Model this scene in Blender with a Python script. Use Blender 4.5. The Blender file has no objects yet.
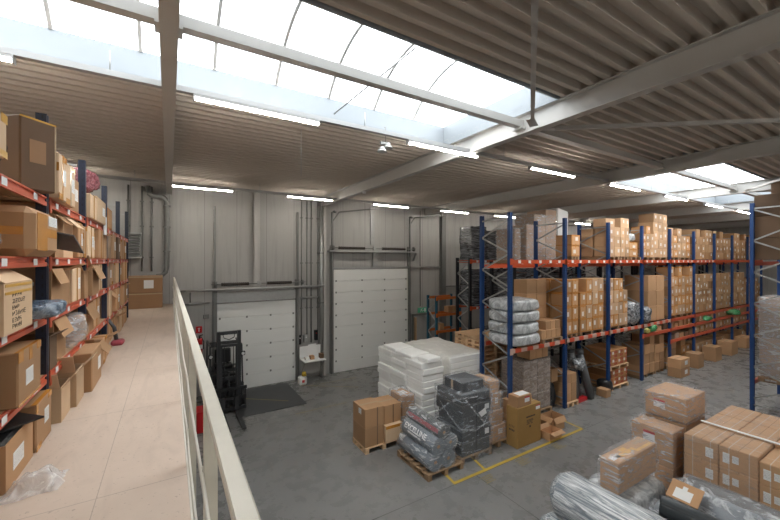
import bpy, bmesh, math, random
from mathutils import Vector, Matrix, noise
C = bpy.context.scene.collection
SC = bpy.context.scene
random.seed(7)
R = math.radians
# ------------------------------------------------------------------ camera, world, exposure
HEAD = R(31.55)
cam_d = bpy.data.cameras.new('camera'); cam_d.sensor_width = 36; cam_d.lens = 36 * 360 / 780
cam_d.clip_start = 0.03; cam_d.clip_end = 200; cam_d.shift_y = 0.5 / 780
cam = bpy.data.objects.new('camera', cam_d); C.objects.link(cam)
cam.location = (0, 0, 4.7); cam.rotation_euler = (R(90), 0, -HEAD)
SC.camera = cam
SC.view_settings.view_transform = 'Standard'; SC.view_settings.look = 'None'
SC.view_settings.gamma = 1; SC.view_settings.use_curve_mapping = False
EXPOSURE = 0.98
SKY = 3.3
TUBE = 38.0
SC.view_settings.exposure = EXPOSURE
SC.cycles.max_bounces = 10; SC.cycles.diffuse_bounces = 6; SC.cycles.glossy_bounces = 3
SC.cycles.transparent_max_bounces = 24; SC.cycles.transmission_bounces = 4
SC.cycles.sample_clamp_indirect = 6
SC.cycles.caustics_reflective = False; SC.cycles.caustics_refractive = False
w = bpy.data.worlds.new('overcast_sky'); SC.world = w; w.use_nodes = True
w.node_tree.nodes['Background'].inputs[0].default_value = (0.93, 0.97, 1.0, 1)
w.node_tree.nodes['Background'].inputs[1].default_value = SKY

# ------------------------------------------------------------------ mesh helpers
class MB:
    def __init__(s): s.v = []; s.f = []; s.m = []; s.s = []
    def add(s, vs, fs, m=0, smooth=False):
        o = len(s.v); s.v += [tuple(p) for p in vs]
        for f in fs: s.f.append(tuple(i + o for i in f)); s.m.append(m); s.s.append(smooth)
        return s
    def box(s, x0, x1, y0, y1, z0, z1, m=0):
        vs = [(x, y, z) for z in (z0, z1) for y in (y0, y1) for x in (x0, x1)]
        return s.add(vs, [(0, 2, 3, 1), (4, 5, 7, 6), (0, 1, 5, 4), (2, 6, 7, 3), (0, 4, 6, 2), (1, 3, 7, 5)], m)
    def cbox(s, x0, x1, y0, y1, z0, z1, c=.008, m=0):
        X = (x0, x1); Y = (y0, y1); Z = (z0, z1); vs = []; ix = {}
        for i in (0, 1):
            for j in (0, 1):
                for k in (0, 1):
                    sx, sy, sz = (1, -1)[i] * c, (1, -1)[j] * c, (1, -1)[k] * c
                    for a, d in enumerate(((0, sy, sz), (sx, 0, sz), (sx, sy, 0))):
                        ix[i, j, k, a] = len(vs); vs.append((X[i] + d[0], Y[j] + d[1], Z[k] + d[2]))
        fs = []
        q = [(0, 0), (1, 0), (1, 1), (0, 1)]
        for i in (0, 1): fs.append([ix[i, j, k, 0] for j, k in (q if i else q[::-1])])
        for j in (0, 1): fs.append([ix[i, j, k, 1] for i, k in (q[::-1] if j else q)])
        for k in (0, 1): fs.append([ix[i, j, k, 2] for i, j in (q if k else q[::-1])])
        for j, k in q: fs.append([ix[0, j, k, 1], ix[1, j, k, 1], ix[1, j, k, 2], ix[0, j, k, 2]])
        for i, k in q: fs.append([ix[i, 0, k, 0], ix[i, 1, k, 0], ix[i, 1, k, 2], ix[i, 0, k, 2]])
        for i, j in q: fs.append([ix[i, j, 0, 0], ix[i, j, 1, 0], ix[i, j, 1, 1], ix[i, j, 0, 1]])
        for i in (0, 1):
            for j in (0, 1):
                for k in (0, 1): fs.append([ix[i, j, k, a] for a in range(3)])
        return s.add(vs, fs, m)
    def bar(s, p0, p1, wd, ht, m=0, up=(0, 0, 1)):
        p0 = Vector(p0); p1 = Vector(p1); d = (p1 - p0).normalized(); u = Vector(up)
        if abs(d.dot(u)) > .98: u = Vector((0, 1, 0))
        sd = d.cross(u).normalized(); u = sd.cross(d).normalized()
        vs = [p + sd * a * wd / 2 + u * b * ht / 2 for p in (p0, p1) for b in (-1, 1) for a in (-1, 1)]
        return s.add(vs, [(0, 1, 3, 2), (4, 6, 7, 5), (0, 4, 5, 1), (2, 3, 7, 6), (0, 2, 6, 4), (1, 5, 7, 3)], m)
    def tube(s, pts, r, n=8, m=0, r2=None):
        pts = [Vector(p) for p in pts]; k = len(pts); o = len(s.v); vs = []; fs = []
        for i, p in enumerate(pts):
            d = (pts[min(i + 1, k - 1)] - pts[max(i - 1, 0)]).normalized()
            u = Vector((0, 0, 1)) if abs(d.z) < .9 else Vector((0, 1, 0))
            a = d.cross(u).normalized(); b = a.cross(d)
            rr = r if r2 is None else r + (r2 - r) * i / (k - 1)
            vs += [p + (a * math.cos(t) + b * math.sin(t)) * rr for t in [2 * math.pi * j / n for j in range(n)]]
        for i in range(k - 1):
            for j in range(n):
                fs.append((i * n + j, i * n + (j + 1) % n, (i + 1) * n + (j + 1) % n, (i + 1) * n + j))
        s.add(vs, fs, m, True)
        o2 = len(s.v) - len(vs)
        s.f += [tuple(o2 + j for j in range(n))[::-1], tuple(o2 + (k - 1) * n + j for j in range(n))]; s.m += [m, m]; s.s += [False, False]
        return s
    def quad(s, a, b, c, d, m=0): return s.add([a, b, c, d], [(0, 1, 2, 3)], m)
    def prism(s, poly, axis, a0, a1, m=0, smooth=False):
        n = len(poly); vs = []
        for a in (a0, a1):
            for p, q in poly:
                vs.append((a, p, q) if axis == 'x' else (p, a, q) if axis == 'y' else (p, q, a))
        s.add(vs, [(i, (i + 1) % n, n + (i + 1) % n, n + i) for i in range(n)], m, smooth)
        return s.add(vs, [tuple(range(n))[::-1], tuple(range(n, 2 * n))], m)
    def sheet(s, P, nu, nv, m=0, smooth=True):
        vs = [P(i / nu, j / nv) for j in range(nv + 1) for i in range(nu + 1)]
        return s.add(vs, [(j * (nu + 1) + i, j * (nu + 1) + i + 1, (j + 1) * (nu + 1) + i + 1, (j + 1) * (nu + 1) + i) for j in range(nv) for i in range(nu)], m, smooth)
    def build(s, name, mats, parent=None, label=None, cat=None, group=None, kind=None, loc=None, solid=None):
        me = bpy.data.meshes.new(name)
        if parent is not None:
            o0 = Vector((0, 0, 0)); p = parent
            while p: o0 += p.location; p = p.parent
        elif loc is not None: o0 = Vector(loc)
        else:
            xs, ys, zs = zip(*s.v)
            o0 = Vector(((min(xs) + max(xs)) / 2, (min(ys) + max(ys)) / 2, min(zs)))
        me.from_pydata([(x - o0.x, y - o0.y, z - o0.z) for x, y, z in s.v], [], s.f)
        bm = bmesh.new(); bm.from_mesh(me); bmesh.ops.recalc_face_normals(bm, faces=bm.faces); bm.to_mesh(me); bm.free()
        me.polygons.foreach_set('material_index', s.m); me.polygons.foreach_set('use_smooth', s.s)
        for m in (mats if isinstance(mats, (list, tuple)) else [mats]): me.materials.append(m)
        o = bpy.data.objects.new(name, me); C.objects.link(o)
        if parent is not None: o.parent = parent
        else: o.location = o0
        if solid:
            md = o.modifiers.new('s', 'SOLIDIFY'); md.thickness = solid; md.offset = 0
        return tag(o, label, cat, group, kind)
def tag(o, label=None, cat=None, group=None, kind=None):
    if label: o['label'] = label
    if cat: o['category'] = cat
    if group: o['group'] = group
    if kind: o['kind'] = kind
    return o
def thing(name, label, cat, loc=(0, 0, 0), group=None, rz=0):
    o = bpy.data.objects.new(name, None); C.objects.link(o); o.location = loc; o.rotation_euler = (0, 0, rz)
    o.empty_display_size = .1
    return tag(o, label, cat, group)
def copy_tree(o, parent=None):
    c = o.copy(); C.objects.link(c)
    if parent is not None: c.parent = parent
    for ch in o.children: copy_tree(ch, c)
    return c
ORD = ['first', 'second', 'third', 'fourth', 'fifth', 'sixth', 'seventh', 'eighth', 'ninth', 'tenth', 'eleventh', 'twelfth', 'thirteenth', 'fourteenth']

# ------------------------------------------------------------------ materials
class NT:
    def __init__(s, name):
        s.mat = bpy.data.materials.new(name); s.mat.use_nodes = True; s.t = s.mat.node_tree; s.n = s.t.nodes; s.n.clear()
        s.out = s.n.new('ShaderNodeOutputMaterial')
    def node(s, typ, **kw):
        n = s.n.new('ShaderNode' + typ)
        for k, v in kw.items(): setattr(n, k, v)
        return n
    def link(s, a, b): s.t.links.new(a, b)
    def put(s, sock, v):
        if hasattr(v, 'is_linked') or hasattr(v, 'links'): s.link(v, sock)
        elif isinstance(v, (tuple, list)): sock.default_value = tuple(v) + ((1,) if len(sock.default_value) == 4 and len(v) == 3 else ())
        else: sock.default_value = v
    def math(s, op, a, b=0.0, c=None):
        n = s.node('Math', operation=op); s.put(n.inputs[0], a); s.put(n.inputs[1], b)
        if c is not None: s.put(n.inputs[2], c)
        return n.outputs[0]
    def mix(s, f, a, b):
        n = s.node('Mix', data_type='RGBA'); s.put(n.inputs[0], f); s.put(n.inputs[6], a); s.put(n.inputs[7], b); return n.outputs[2]
    def coord(s, which='Object', scale=(1, 1, 1)):
        t = s.node('TexCoord'); m = s.node('Mapping'); s.link(t.outputs[which], m.inputs[0]); m.inputs['Scale'].default_value = scale; return m.outputs[0]
    def noise(s, scale=5, detail=3, which='Object', sc=(1, 1, 1), rough=.55, dist=0):
        n = s.node('TexNoise'); s.link(s.coord(which, sc), n.inputs['Vector']); n.inputs['Scale'].default_value = scale
        n.inputs['Detail'].default_value = detail; n.inputs['Roughness'].default_value = rough; n.inputs['Distortion'].default_value = dist; return n.outputs[0]
    def ramp(s, v, a, b):
        n = s.node('MapRange'); s.put(n.inputs[0], v); n.inputs[1].default_value = a; n.inputs[2].default_value = b; return n.outputs[0]
    def rng(s, v, a, b): return s.math('MULTIPLY', s.math('GREATER_THAN', v, a), s.math('LESS_THAN', v, b))
    def xyz(s, which='Object'):
        t = s.node('TexCoord'); x = s.node('SeparateXYZ'); s.link(t.outputs[which], x.inputs[0]); return x.outputs
    def wpos(s):
        t = s.node('NewGeometry'); x = s.node('SeparateXYZ'); s.link(t.outputs['Position'], x.inputs[0]); return x.outputs
    def rnd(s): return s.node('ObjectInfo').outputs['Random']
    def done(s, col, rough=.6, metal=0, bump=None, bs=.3, bd=.01, spec=.5, emit=None, es=0):
        b = s.node('BsdfPrincipled'); s.put(b.inputs['Base Color'], col); s.put(b.inputs['Roughness'], rough); s.put(b.inputs['Metallic'], metal)
        b.inputs['Specular IOR Level'].default_value = spec
        if emit: s.put(b.inputs['Emission Color'], emit); b.inputs['Emission Strength'].default_value = es
        if bump is not None:
            k = s.node('Bump'); k.inputs['Strength'].default_value = bs; k.inputs['Distance'].default_value = bd; s.put(k.inputs['Height'], bump); s.link(k.outputs[0], b.inputs['Normal'])
        s.link(b.outputs[0], s.out.inputs[0]); return s.mat
def scl(c, k): return tuple(x * k for x in c)
def plain(name, c, rough=.55, metal=0, var=.12, ns=4, spec=.5):
    t = NT(name); return t.done(t.mix(t.noise(ns, 3), scl(c, 1 - var), scl(c, 1 + var)), rough, metal, spec=spec)
M = {}
M['wall'] = None
def m_wall():
    t = NT('light_grey_sandwich_panel'); x, y, z = t.wpos()
    fx = t.math('FRACT', t.math('MULTIPLY', x, 1 / 1.05)); seam = t.math('LESS_THAN', fx, .018)
    fine = t.math('LESS_THAN', t.math('FRACT', t.math('MULTIPLY', x, 1 / .105)), .12)
    big = t.noise(.7, 3, 'Object'); st = t.noise(2.0, 4, 'Object', (3, 3, .25))
    c = t.mix(big, (.37, .358, .34), (.43, .418, .396)); c = t.mix(t.ramp(st, .52, .8), c, (.32, .308, .29))
    c = t.mix(t.math('MULTIPLY', fine, .13), c, (.3, .29, .28)); c = t.mix(t.math('MULTIPLY', seam, .7), c, (.2, .195, .19))
    return t.done(c, .5)
M['wall'] = m_wall()
def m_floor():
    t = NT('worn_grey_concrete'); big = t.noise(.35, 5, 'Object', rough=.65); mid = t.noise(2.2, 6, 'Object', rough=.7); st = t.noise(.5, 5, 'Object', (1, 2.2, 1), rough=.7, dist=1.2)
    c = t.mix(t.ramp(big, .3, .7), (.158, .154, .147), (.225, .222, .214)); c = t.mix(t.math('MULTIPLY', t.ramp(mid, .25, .8), .3), c, (.23, .225, .216))
    c = t.mix(t.math('MULTIPLY', t.ramp(st, .45, .85), .22), c, (.13, .125, .118))
    c = t.mix(t.math('MULTIPLY', t.ramp(t.noise(9, 5), .62, .8), .18), c, (.1, .1, .1))
    return t.done(c, t.ramp(mid, .2, 1.2), bump=t.noise(30, 4), bs=.06, spec=.35)
M['floor'] = m_floor()
def m_mezz():
    t = NT('pinkish_chipboard_deck'); x, y, z = t.wpos()
    c = t.mix(t.noise(1.2, 5, rough=.7), (.53, .42, .335), (.66, .54, .445)); c = t.mix(t.math('MULTIPLY', t.ramp(t.noise(3, 5, sc=(2, .5, 1), dist=1), .5, .75), .5), c, (.45, .355, .29))
    row = t.math('FLOOR', t.math('MULTIPLY', y, 1 / 2.4)); xs = t.math('ADD', x, t.math('MULTIPLY', row, .31))
    s1 = t.math('LESS_THAN', t.math('FRACT', t.math('MULTIPLY', t.math('ADD', x, .38), 1 / .62)), .008); s2 = t.math('LESS_THAN', t.math('FRACT', t.math('MULTIPLY', t.math('ADD', y, .2), 1 / 1.5)), .004)
    c = t.mix(t.math('MULTIPLY', t.math('MAXIMUM', s1, s2), .45), c, (.2, .15, .12))
    c = t.mix(t.math('MULTIPLY', t.ramp(t.noise(45, 2), .66, .72), .5), c, (.3, .23, .18))
    return t.done(c, .62, spec=.3)
M['mezz'] = m_mezz()
M['deck'] = plain('beige_painted_steel_deck', (.53, .475, .415), .75, .0, .06, 1.5, .15)
M['beam'] = plain('pale_grey_painted_steel', (.47, .455, .43), .45, 0, .06, 2)
M['curb'] = plain('white_skylight_upstand', (.27, .295, .315), .5, 0, .03)
M['track'] = plain('grey_white_track', (.36, .36, .355), .5, .1, .04)
M['galv'] = plain('galvanised_steel', (.42, .42, .41), .42, .65, .14, 9)
M['galvd'] = plain('dull_galvanised_steel', (.22, .22, .21), .5, .4, .15, 9)
M['door'] = plain('white_grey_door_panel', (.78, .78, .75), .45, 0, .04, 1.2)
M['black'] = plain('black_plastic', (.014, .014, .015), .4, 0, .2)
M['rubber'] = plain('black_rubber', (.02, .02, .02), .75, 0, .2)
M['dgrey'] = plain('dark_grey_machine_paint', (.035, .036, .038), .4, .1, .2)
M['mat'] = plain('dark_grey_floor_plate', (.055, .056, .058), .6, 0, .2, 3)
M['rail'] = plain('cream_railing_paint', (.60, .57, .48), .38, 0, .09, 14)
M['rail2'] = plain('worn_white_rod_paint', (.66, .63, .56), .4, 0, .09, 14)
def m_upright(name, col):
    t = NT(name); x, y, z = t.xyz('Object')
    sl = t.math('MULTIPLY', t.rng(t.math('FRACT', t.math('MULTIPLY', z, 1 / .075)), .3, .7), t.rng(t.math('ABSOLUTE', x), .022, .034))
    c = t.mix(t.noise(5, 3), scl(col, .85), scl(col, 1.15)); c = t.mix(t.math('MULTIPLY', sl, .85), c, (.006, .007, .01))
    return t.done(c, .4)
M['blue'] = m_upright('blue_rack_upright', (.010, .048, .165))
M['navy'] = m_upright('dark_navy_rack_upright', (.014, .02, .042))
M['dark'] = m_upright('black_rack_upright', (.012, .013, .018))
M['teal'] = m_upright('teal_rack_upright', (.02, .11, .17))
M['orange'] = plain('orange_red_beam', (.60, .085, .022), .42, 0, .1, 4)
M['orange2'] = plain('orange_beam', (.60, .15, .03), .45, 0, .12, 4)
M['redbeam'] = plain('red_brown_shelf_beam', (.54, .095, .04), .45, 0, .14, 5)
def m_haz():
    t = NT('red_white_hazard_beam'); x, y, z = t.wpos(); n = t.ramp(t.noise(7, 3), .35, .7)
    f = t.math('GREATER_THAN', t.math('FRACT', t.math('MULTIPLY', x, 1 / .52)), .5)
    return t.done(t.mix(t.math('MULTIPLY', f, .85), (.58, .07, .022), (.55, .45, .38)), .45)
M['hazard'] = m_haz()
M['white'] = plain('white_paper', (.80, .80, .79), .6, 0, .04, 3)
def m_label():
    t = NT('white_label_with_grey_print'); g = t.xyz('Generated')
    ln = t.math('GREATER_THAN', t.math('FRACT', t.math('MULTIPLY', g[2], 7)), .62); br = t.math('GREATER_THAN', t.noise(22, 1, 'Generated', (1, 1, .4)), .5)
    inn = t.math('MULTIPLY', t.rng(g[2], .12, .85), t.math('MULTIPLY', ln, br))
    return t.done(t.mix(t.math('MULTIPLY', inn, .6), (.80, .80, .78), (.12, .12, .13)), .5)
M['label'] = m_label()
def m_rlabel():
    t = NT('white_label_with_red_header'); g = t.xyz('Generated')
    return t.done(t.mix(t.math('GREATER_THAN', g[2], .76), (.80, .80, .80), (.5, .02, .03)), .5)
M['rlabel'] = m_rlabel()
def m_card(name, col, pat=None, spread=.22):
    """cardboard; pat adds tape bands and printed labels in the box's own 0..1 frame"""
    t = NT(name); r = t.rnd(); k = t.math('ADD', t.math('MULTIPLY', r, spread * 2), 1 - spread)
    n = t.noise(3, 4, 'Object'); c = t.mix(n, scl(col, .88), scl(col, 1.1))
    m = t.node('VectorMath', operation='SCALE'); t.link(c, m.inputs[0]); t.link(k, m.inputs['Scale']); c = m.outputs[0]
    if pat:
        gx, gy, gz = t.xyz('Generated'); nx, ny, nz = t.xyz('Normal')
        fr = t.math('GREATER_THAN', t.math('ABSOLUTE', ny), .7); sd = t.math('GREATER_THAN', t.math('ABSOLUTE', nx), .7); up = t.math('GREATER_THAN', t.math('ABSOLUTE', nz), .7)
        r2 = t.math('FRACT', t.math('MULTIPLY', r, 7.31)); r3 = t.math('FRACT', t.math('MULTIPLY', r, 17.77))
        tape = t.math('ADD', t.math('MULTIPLY', up, t.rng(gx, .44, .56)), t.math('MULTIPLY', fr, t.math('MULTIPLY', t.rng(gx, .44, .56), t.math('GREATER_THAN', t.math('ABSOLUTE', t.math('SUBTRACT', gz, .5)), .33))))
        if pat == 'orange':
            e = t.math('GREATER_THAN', t.math('ABSOLUTE', t.math('SUBTRACT', gz, .5)), .415); e2 = t.math('GREATER_THAN', t.math('ABSOLUTE', t.math('SUBTRACT', gx, .5)), .41)
            tape = t.math('ADD', tape, t.math('MULTIPLY', t.math('ADD', fr, t.math('MULTIPLY', sd, t.math('GREATER_THAN', r3, .4))), t.math('MAXIMUM', e, t.math('MULTIPLY', e2, fr))))
            c = t.mix(t.math('MULTIPLY', t.math('MINIMUM', tape, 1), .85), c, (.47, .185, .03))
        elif pat == 'clear': c = t.mix(t.math('MULTIPLY', t.math('MINIMUM', tape, 1), .35), c, (.5, .36, .22))
        elif pat == 'strap':
            s = t.math('MULTIPLY', t.math('MAXIMUM', t.rng(gy, .2, .23), t.rng(gy, .72, .75)), t.math('ADD', sd, up)); s = t.math('ADD', s, t.math('MULTIPLY', up, t.rng(gx, .3, .315)))
            c = t.mix(t.math('MULTIPLY', t.math('MINIMUM', s, 1), .5), c, (.62, .58, .52)); c = t.mix(t.math('MULTIPLY', t.math('MULTIPLY', up, t.rng(gy, .47, .49)), .6), c, (.2, .11, .05))
        elif pat == 'red':
            q = t.math('MULTIPLY', t.rng(t.math('FRACT', t.math('MULTIPLY', gz, 2)), .15, .8), t.math('MAXIMUM', t.rng(gx, .02, .22), t.rng(gx, .72, .98)))
            q = t.math('MULTIPLY', t.math('ADD', fr, sd), q); c = t.mix(t.math('MULTIPLY', t.math('MINIMUM', q, 1), .75), c, (.33, .02, .02))
        if pat in ('orange', 'clear', 'label', 'red'):
            a = t.math('ADD', .2, t.math('MULTIPLY', r2, .35)); b = t.math('ADD', .2, t.math('MULTIPLY', r3, .3))
            lx = t.math('MULTIPLY', t.math('GREATER_THAN', gx, a), t.math('LESS_THAN', gx, t.math('ADD', a, .3))); lz = t.math('MULTIPLY', t.math('GREATER_THAN', gz, b), t.math('LESS_THAN', gz, t.math('ADD', b, .34)))
            l = t.math('MULTIPLY', fr, t.math('MULTIPLY', lx, lz))
            c = t.mix(t.math('MULTIPLY', l, .85), c, (.72, .70, .66))
    return t.done(c, .7, spec=.25)
BR = (.47, .275, .145)
M['card'] = m_card('plain_brown_cardboard', BR)
def m_far():
    t = NT('mixed_brown_cardboard'); r = t.node('NewGeometry').outputs['Random Per Island']
    return t.done(t.mix(r, (.34, .185, .085), (.56, .36, .205)), .7, spec=.25)
M['card_far'] = m_far()
M['card_d'] = m_card('dark_brown_cardboard', (.145, .09, .055))
M['card_m'] = m_card('mid_brown_cardboard', (.30, .175, .095))
M['card_g'] = m_card('greyish_brown_cardboard', (.37, .26, .19))
M['card_l'] = m_card('pale_cream_cardboard', (.62, .44, .28))
M['card_gold'] = m_card('golden_brown_cardboard', (.36, .215, .075), None, .03)
M['c_or'] = m_card('cardboard_with_orange_tape', (.50, .285, .14), 'orange')
M['c_cl'] = m_card('cardboard_with_clear_tape_and_label', (.50, .31, .175), 'clear')
M['c_lb'] = m_card('cardboard_with_white_label', (.53, .335, .195), 'label')
M['c_st'] = m_card('strapped_cardboard', (.54, .33, .185), 'strap', .06)
M['c_rd'] = m_card('cardboard_with_red_print', (.42, .2, .08), 'red')
M['tape'] = plain('orange_packing_tape', (.55, .235, .04), .25, 0, .2, 12)
M['ytape'] = plain('yellow_packing_tape', (.66, .36, .05), .3, 0, .2, 12)
M['ctape'] = plain('pale_packing_tape', (.50, .37, .24), .25, 0, .1, 12)
M['ink'] = plain('black_print', (.045, .035, .03), .7, 0, .1)
def m_wood(name, col):
    t = NT(name); g = t.noise(3, 4, 'Object', (1.5, 9, 9)); r = t.math('ADD', .85, t.math('MULTIPLY', t.rnd(), .3))
    m = t.node('VectorMath', operation='SCALE'); t.link(t.mix(g, scl(col, .75), scl(col, 1.2)), m.inputs[0]); t.link(r, m.inputs['Scale']); return t.done(m.outputs[0], .75, spec=.2)
M['wood'] = m_wood('pale_pallet_wood', (.66, .44, .26)); M['woodd'] = m_wood('weathered_pallet_wood', (.33, .215, .125))
def m_film(name, tint=(.88, .89, .90), base=.12, hi=.72, sc=(1, 1, 5), scale=2.8, rough=.22, dark=None):
    t = NT(name); n = t.noise(scale, 4, 'Object', sc, .6, 1.5); n2 = t.noise(scale * 1.6, 3, 'Object', (sc[2], sc[1], sc[0]), .6, 2.0)
    f = t.math('MAXIMUM', t.math('ADD', base, t.math('MULTIPLY', t.ramp(n, .5, .72), hi - base)), t.math('MULTIPLY', t.ramp(n2, .58, .72), hi * .8))
    b = t.node('BsdfPrincipled'); b.inputs['Base Color'].default_value = tint + (1,); b.inputs['Roughness'].default_value = rough; b.inputs['Specular IOR Level'].default_value = .8
    k = t.node('Bump'); k.inputs['Strength'].default_value = .7; k.inputs['Distance'].default_value = .03; t.link(n, k.inputs['Height']); t.link(k.outputs[0], b.inputs['Normal'])
    tr = t.node('BsdfTransparent'); tr.inputs[0].default_value = (.95, .95, .96, 1)
    mx = t.node('MixShader'); t.link(f, mx.inputs[0]); t.link(tr.outputs[0], mx.inputs[1]); t.link(b.outputs[0], mx.inputs[2]); t.link(mx.outputs[0], t.out.inputs[0]); return t.mat
M['film'] = m_film('clear_stretch_film')
M['film_thin'] = m_film('thin_stretch_film', (.85, .85, .85), .03, .3)
M['film2'] = m_film('heavy_stretch_film', (.80, .82, .84), .22, .75, (1, 1, 3), 4)
M['filmd'] = m_film('streaky_stretch_film', (.62, .66, .70), .13, .58, (1, 1, 4), 2.0)
M['bag'] = m_film('thin_clear_bag', (.93, .93, .93), .34, .85, (1, 1, 1), 9)
def m_silver(name, a, b, sc=(1, 1, 1), s=6):
    t = NT(name); n = t.noise(s, 5, 'Object', sc, .65, 2.2)
    return t.done(t.mix(t.ramp(n, .40, .64), a, b), .2, 0, bump=n, bs=.9, bd=.04, spec=.9)
M['silver'] = m_silver('silvery_wrapped_plastic', (.36, .38, .39), (.74, .76, .77), (1, 1, 1), 2.6)  # broad highlights of the plastic mixed into the colour as pale blotches
M['silver2'] = m_silver('long_silvery_wrapped_roll', (.20, .235, .265), (.86, .88, .89), (6, .45, 6), 2.6)  # long streak highlights along the roll put into the colour
M['gwrap'] = m_silver('grey_wrapped_bundle', (.06, .065, .07), (.42, .43, .44), (1, 1, 1), 5)
M['bwrap'] = m_silver('black_wrapped_goods', (.008, .008, .01), (.30, .31, .33), (.6, .6, 9), 2.2)  # pale horizontal bands are the wrap's highlights painted into the colour
M['blubag'] = m_silver('blue_grey_plastic_bag', (.035, .065, .11), (.30, .37, .45), (1, 1, 1), 5)
M['redbag'] = m_silver('red_plastic', (.20, .015, .03), (.5, .16, .18), (1, 1, 1), 12)
M['green'] = m_silver('green_plastic', (.03, .22, .06), (.15, .5, .22), (1, 1, 1), 12)
M['yellow'] = m_silver('yellow_green_plastic', (.35, .33, .05), (.65, .62, .25), (1, 1, 1), 12)
def m_roll(name, col):
    t = NT(name); x, y, z = t.xyz('Object'); n = t.noise(3, 3, 'Object', (9, .4, 9))
    return t.done(t.mix(n, scl(col, .7), scl(col, 1.35)), .42, spec=.4)
M['roll'] = m_roll('blue_grey_roll', (.135, .165, .195)); M['rolld'] = m_roll('charcoal_roll', (.04, .047, .052)); M['rollf'] = m_roll('grey_felt_roll', (.10, .102, .105))
M['stripe'] = plain('dusty_red_stripe', (.36, .06, .08), .45)
M['foam'] = plain('white_foam', (.90, .895, .87), .8, 0, .05, 2, .2)
M['cloth'] = m_film('milky_cover_film', (.84, .82, .77), .85, .98, (1, 1, 2), 2, .4)
M['red'] = plain('signal_red', (.52, .012, .015), .35)
M['yel'] = plain('worn_yellow_paint', (.50, .34, .035), .6, 0, .25, 6)
M['yeld'] = plain('rubbed_yellow_paint', (.24, .19, .085), .65, 0, .3, 5)
M['joint'] = plain('dark_joint', (.045, .043, .04), .8)
M['exit'] = plain('green_sign', (.12, .5, .30), .4)
M['clampd'] = plain('brown_spring_steel', (.05, .04, .033), .5, .3, .3, 20)
M['wrapg'] = m_silver('grey_brown_wrapped_cartons', (.24, .18, .135), (.40, .33, .275), (1, 1, 2), 3)
def m_emit(name, col, st):
    t = NT(name); e = t.node('Emission'); e.inputs[0].default_value = col + (1,); e.inputs[1].default_value = st; t.link(e.outputs[0], t.out.inputs[0]); return t.mat
M['tube'] = m_emit('lit_fluorescent_tube', (1, .95, .86), TUBE)
def m_pane():
    t = NT('opal_skylight_glazing'); tr = t.node('BsdfTransparent'); tr.inputs[0].default_value = (.9, .91, .92, 1); tl = t.node('BsdfTranslucent'); tl.inputs[0].default_value = (.9, .92, .93, 1)
    mx = t.node('MixShader'); mx.inputs[0].default_value = .4; t.link(tr.outputs[0], mx.inputs[1]); t.link(tl.outputs[0], mx.inputs[2]); t.link(mx.outputs[0], t.out.inputs[0]); return t.mat
M['pane'] = m_pane()

# ------------------------------------------------------------------ building shell
XL, XR, YN, YF, ZC = -6.0, 34.0, -9.0, 14.1, 7.25
SKX = [(-5.3, 5.2), (10.7, 21.1)]          # bays that carry skylight strips
SKY0, SKY1 = 3.45, 6.2
S = dict(kind='structure')
MB().box(XL, XR, YN, YF + .2, -.2, 0).build('floor', M['floor'], loc=(0, 0, 0), **S)
MB().box(XL, XR, YF, YF + .2, 0, 7.6).build('wall_back', M['wall'], **S)
MB().box(XL - .2, XL, YN, YF + .2, 0, 7.6).build('wall_left', M['wall'], **S)
MB().box(XR, XR + .2, YN, YF + .2, 0, 7.6).build('wall_right', M['wall'], **S)
MB().box(XL - .2, XR + .2, YN - .2, YN, 0, 7.6).build('wall_front', M['wall'], **S)
MB().box(-3.4, .105, -4, YF - .01, 3.02, 3.25).build('floor_mezzanine', M['mezz'], **S)
MB().box(-3.5, -3.4, -4, YF - .01, 3.25, ZC).build('wall_mezzanine', M['wall'], **S)
MB().box(-3.4, .09, -4, YF - .01, 2.8, 3.018).build('ceiling_mezzanine_underside', M['galvd'], **S)
def deck_profile(mb, y0, y1, x0, x1):
    p = .22
    def zz(y):
        f = ((y + 20) / p) % 1
        return ZC if f < .27 else ZC + .1 * (f - .27) / .11 if f < .38 else ZC + .1 if f < .89 else ZC + .1 * (1 - (f - .89) / .11)
    ys = sorted(set([round(y0, 4), round(y1, 4)] + [round((i + f) * p - 20, 4) for i in range(int((y0 + 20) / p) - 1, int((y1 + 20) / p) + 2) for f in (0, .27, .38, .89) if y0 < (i + f) * p - 20 < y1]))
    vs = [(x, yy, zz(yy + 1e-6)) for x in (x0, x1) for yy in ys]; n = len(ys)
    mb.add(vs, [(i, i + 1, n + i + 1, n + i) for i in range(n - 1)])
mb = MB()
SKS = (-8.3, 3.45)  # the strip behind the camera is added to brighten the hall
ye = YN; cells = []
for y0 in SKS:
    cells.append((ye, y0, XL, XR)); xe = XL
    for a, b in SKX: cells.append((y0, y0 + 2.75, xe, a)); xe = b
    cells.append((y0, y0 + 2.75, xe, XR)); ye = y0 + 2.75
cells.append((ye, YF + .2, XL, XR))
for c in cells: deck_profile(mb, *c)
mb.build('ceiling', M['deck'], loc=(0, 0, ZC), solid=.004, **S)
mb = MB()   # roof slab above the deck, cut out at the skylights
for (y0, y1, x0, x1) in cells:
    sk = y1 - y0 < 2.8; a = -.04 if sk else .04
    mb.box(x0 + (.04 if x0 > XL else 0), x1 - (.04 if x1 < XR else 0), y0 + (0 if sk or y0 == YN else .04), y1 - (0 if sk or y1 > YF else .04), ZC + .14, ZC + .3)
mb.build('ceiling_roof_insulation', M['curb'], **S)
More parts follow.
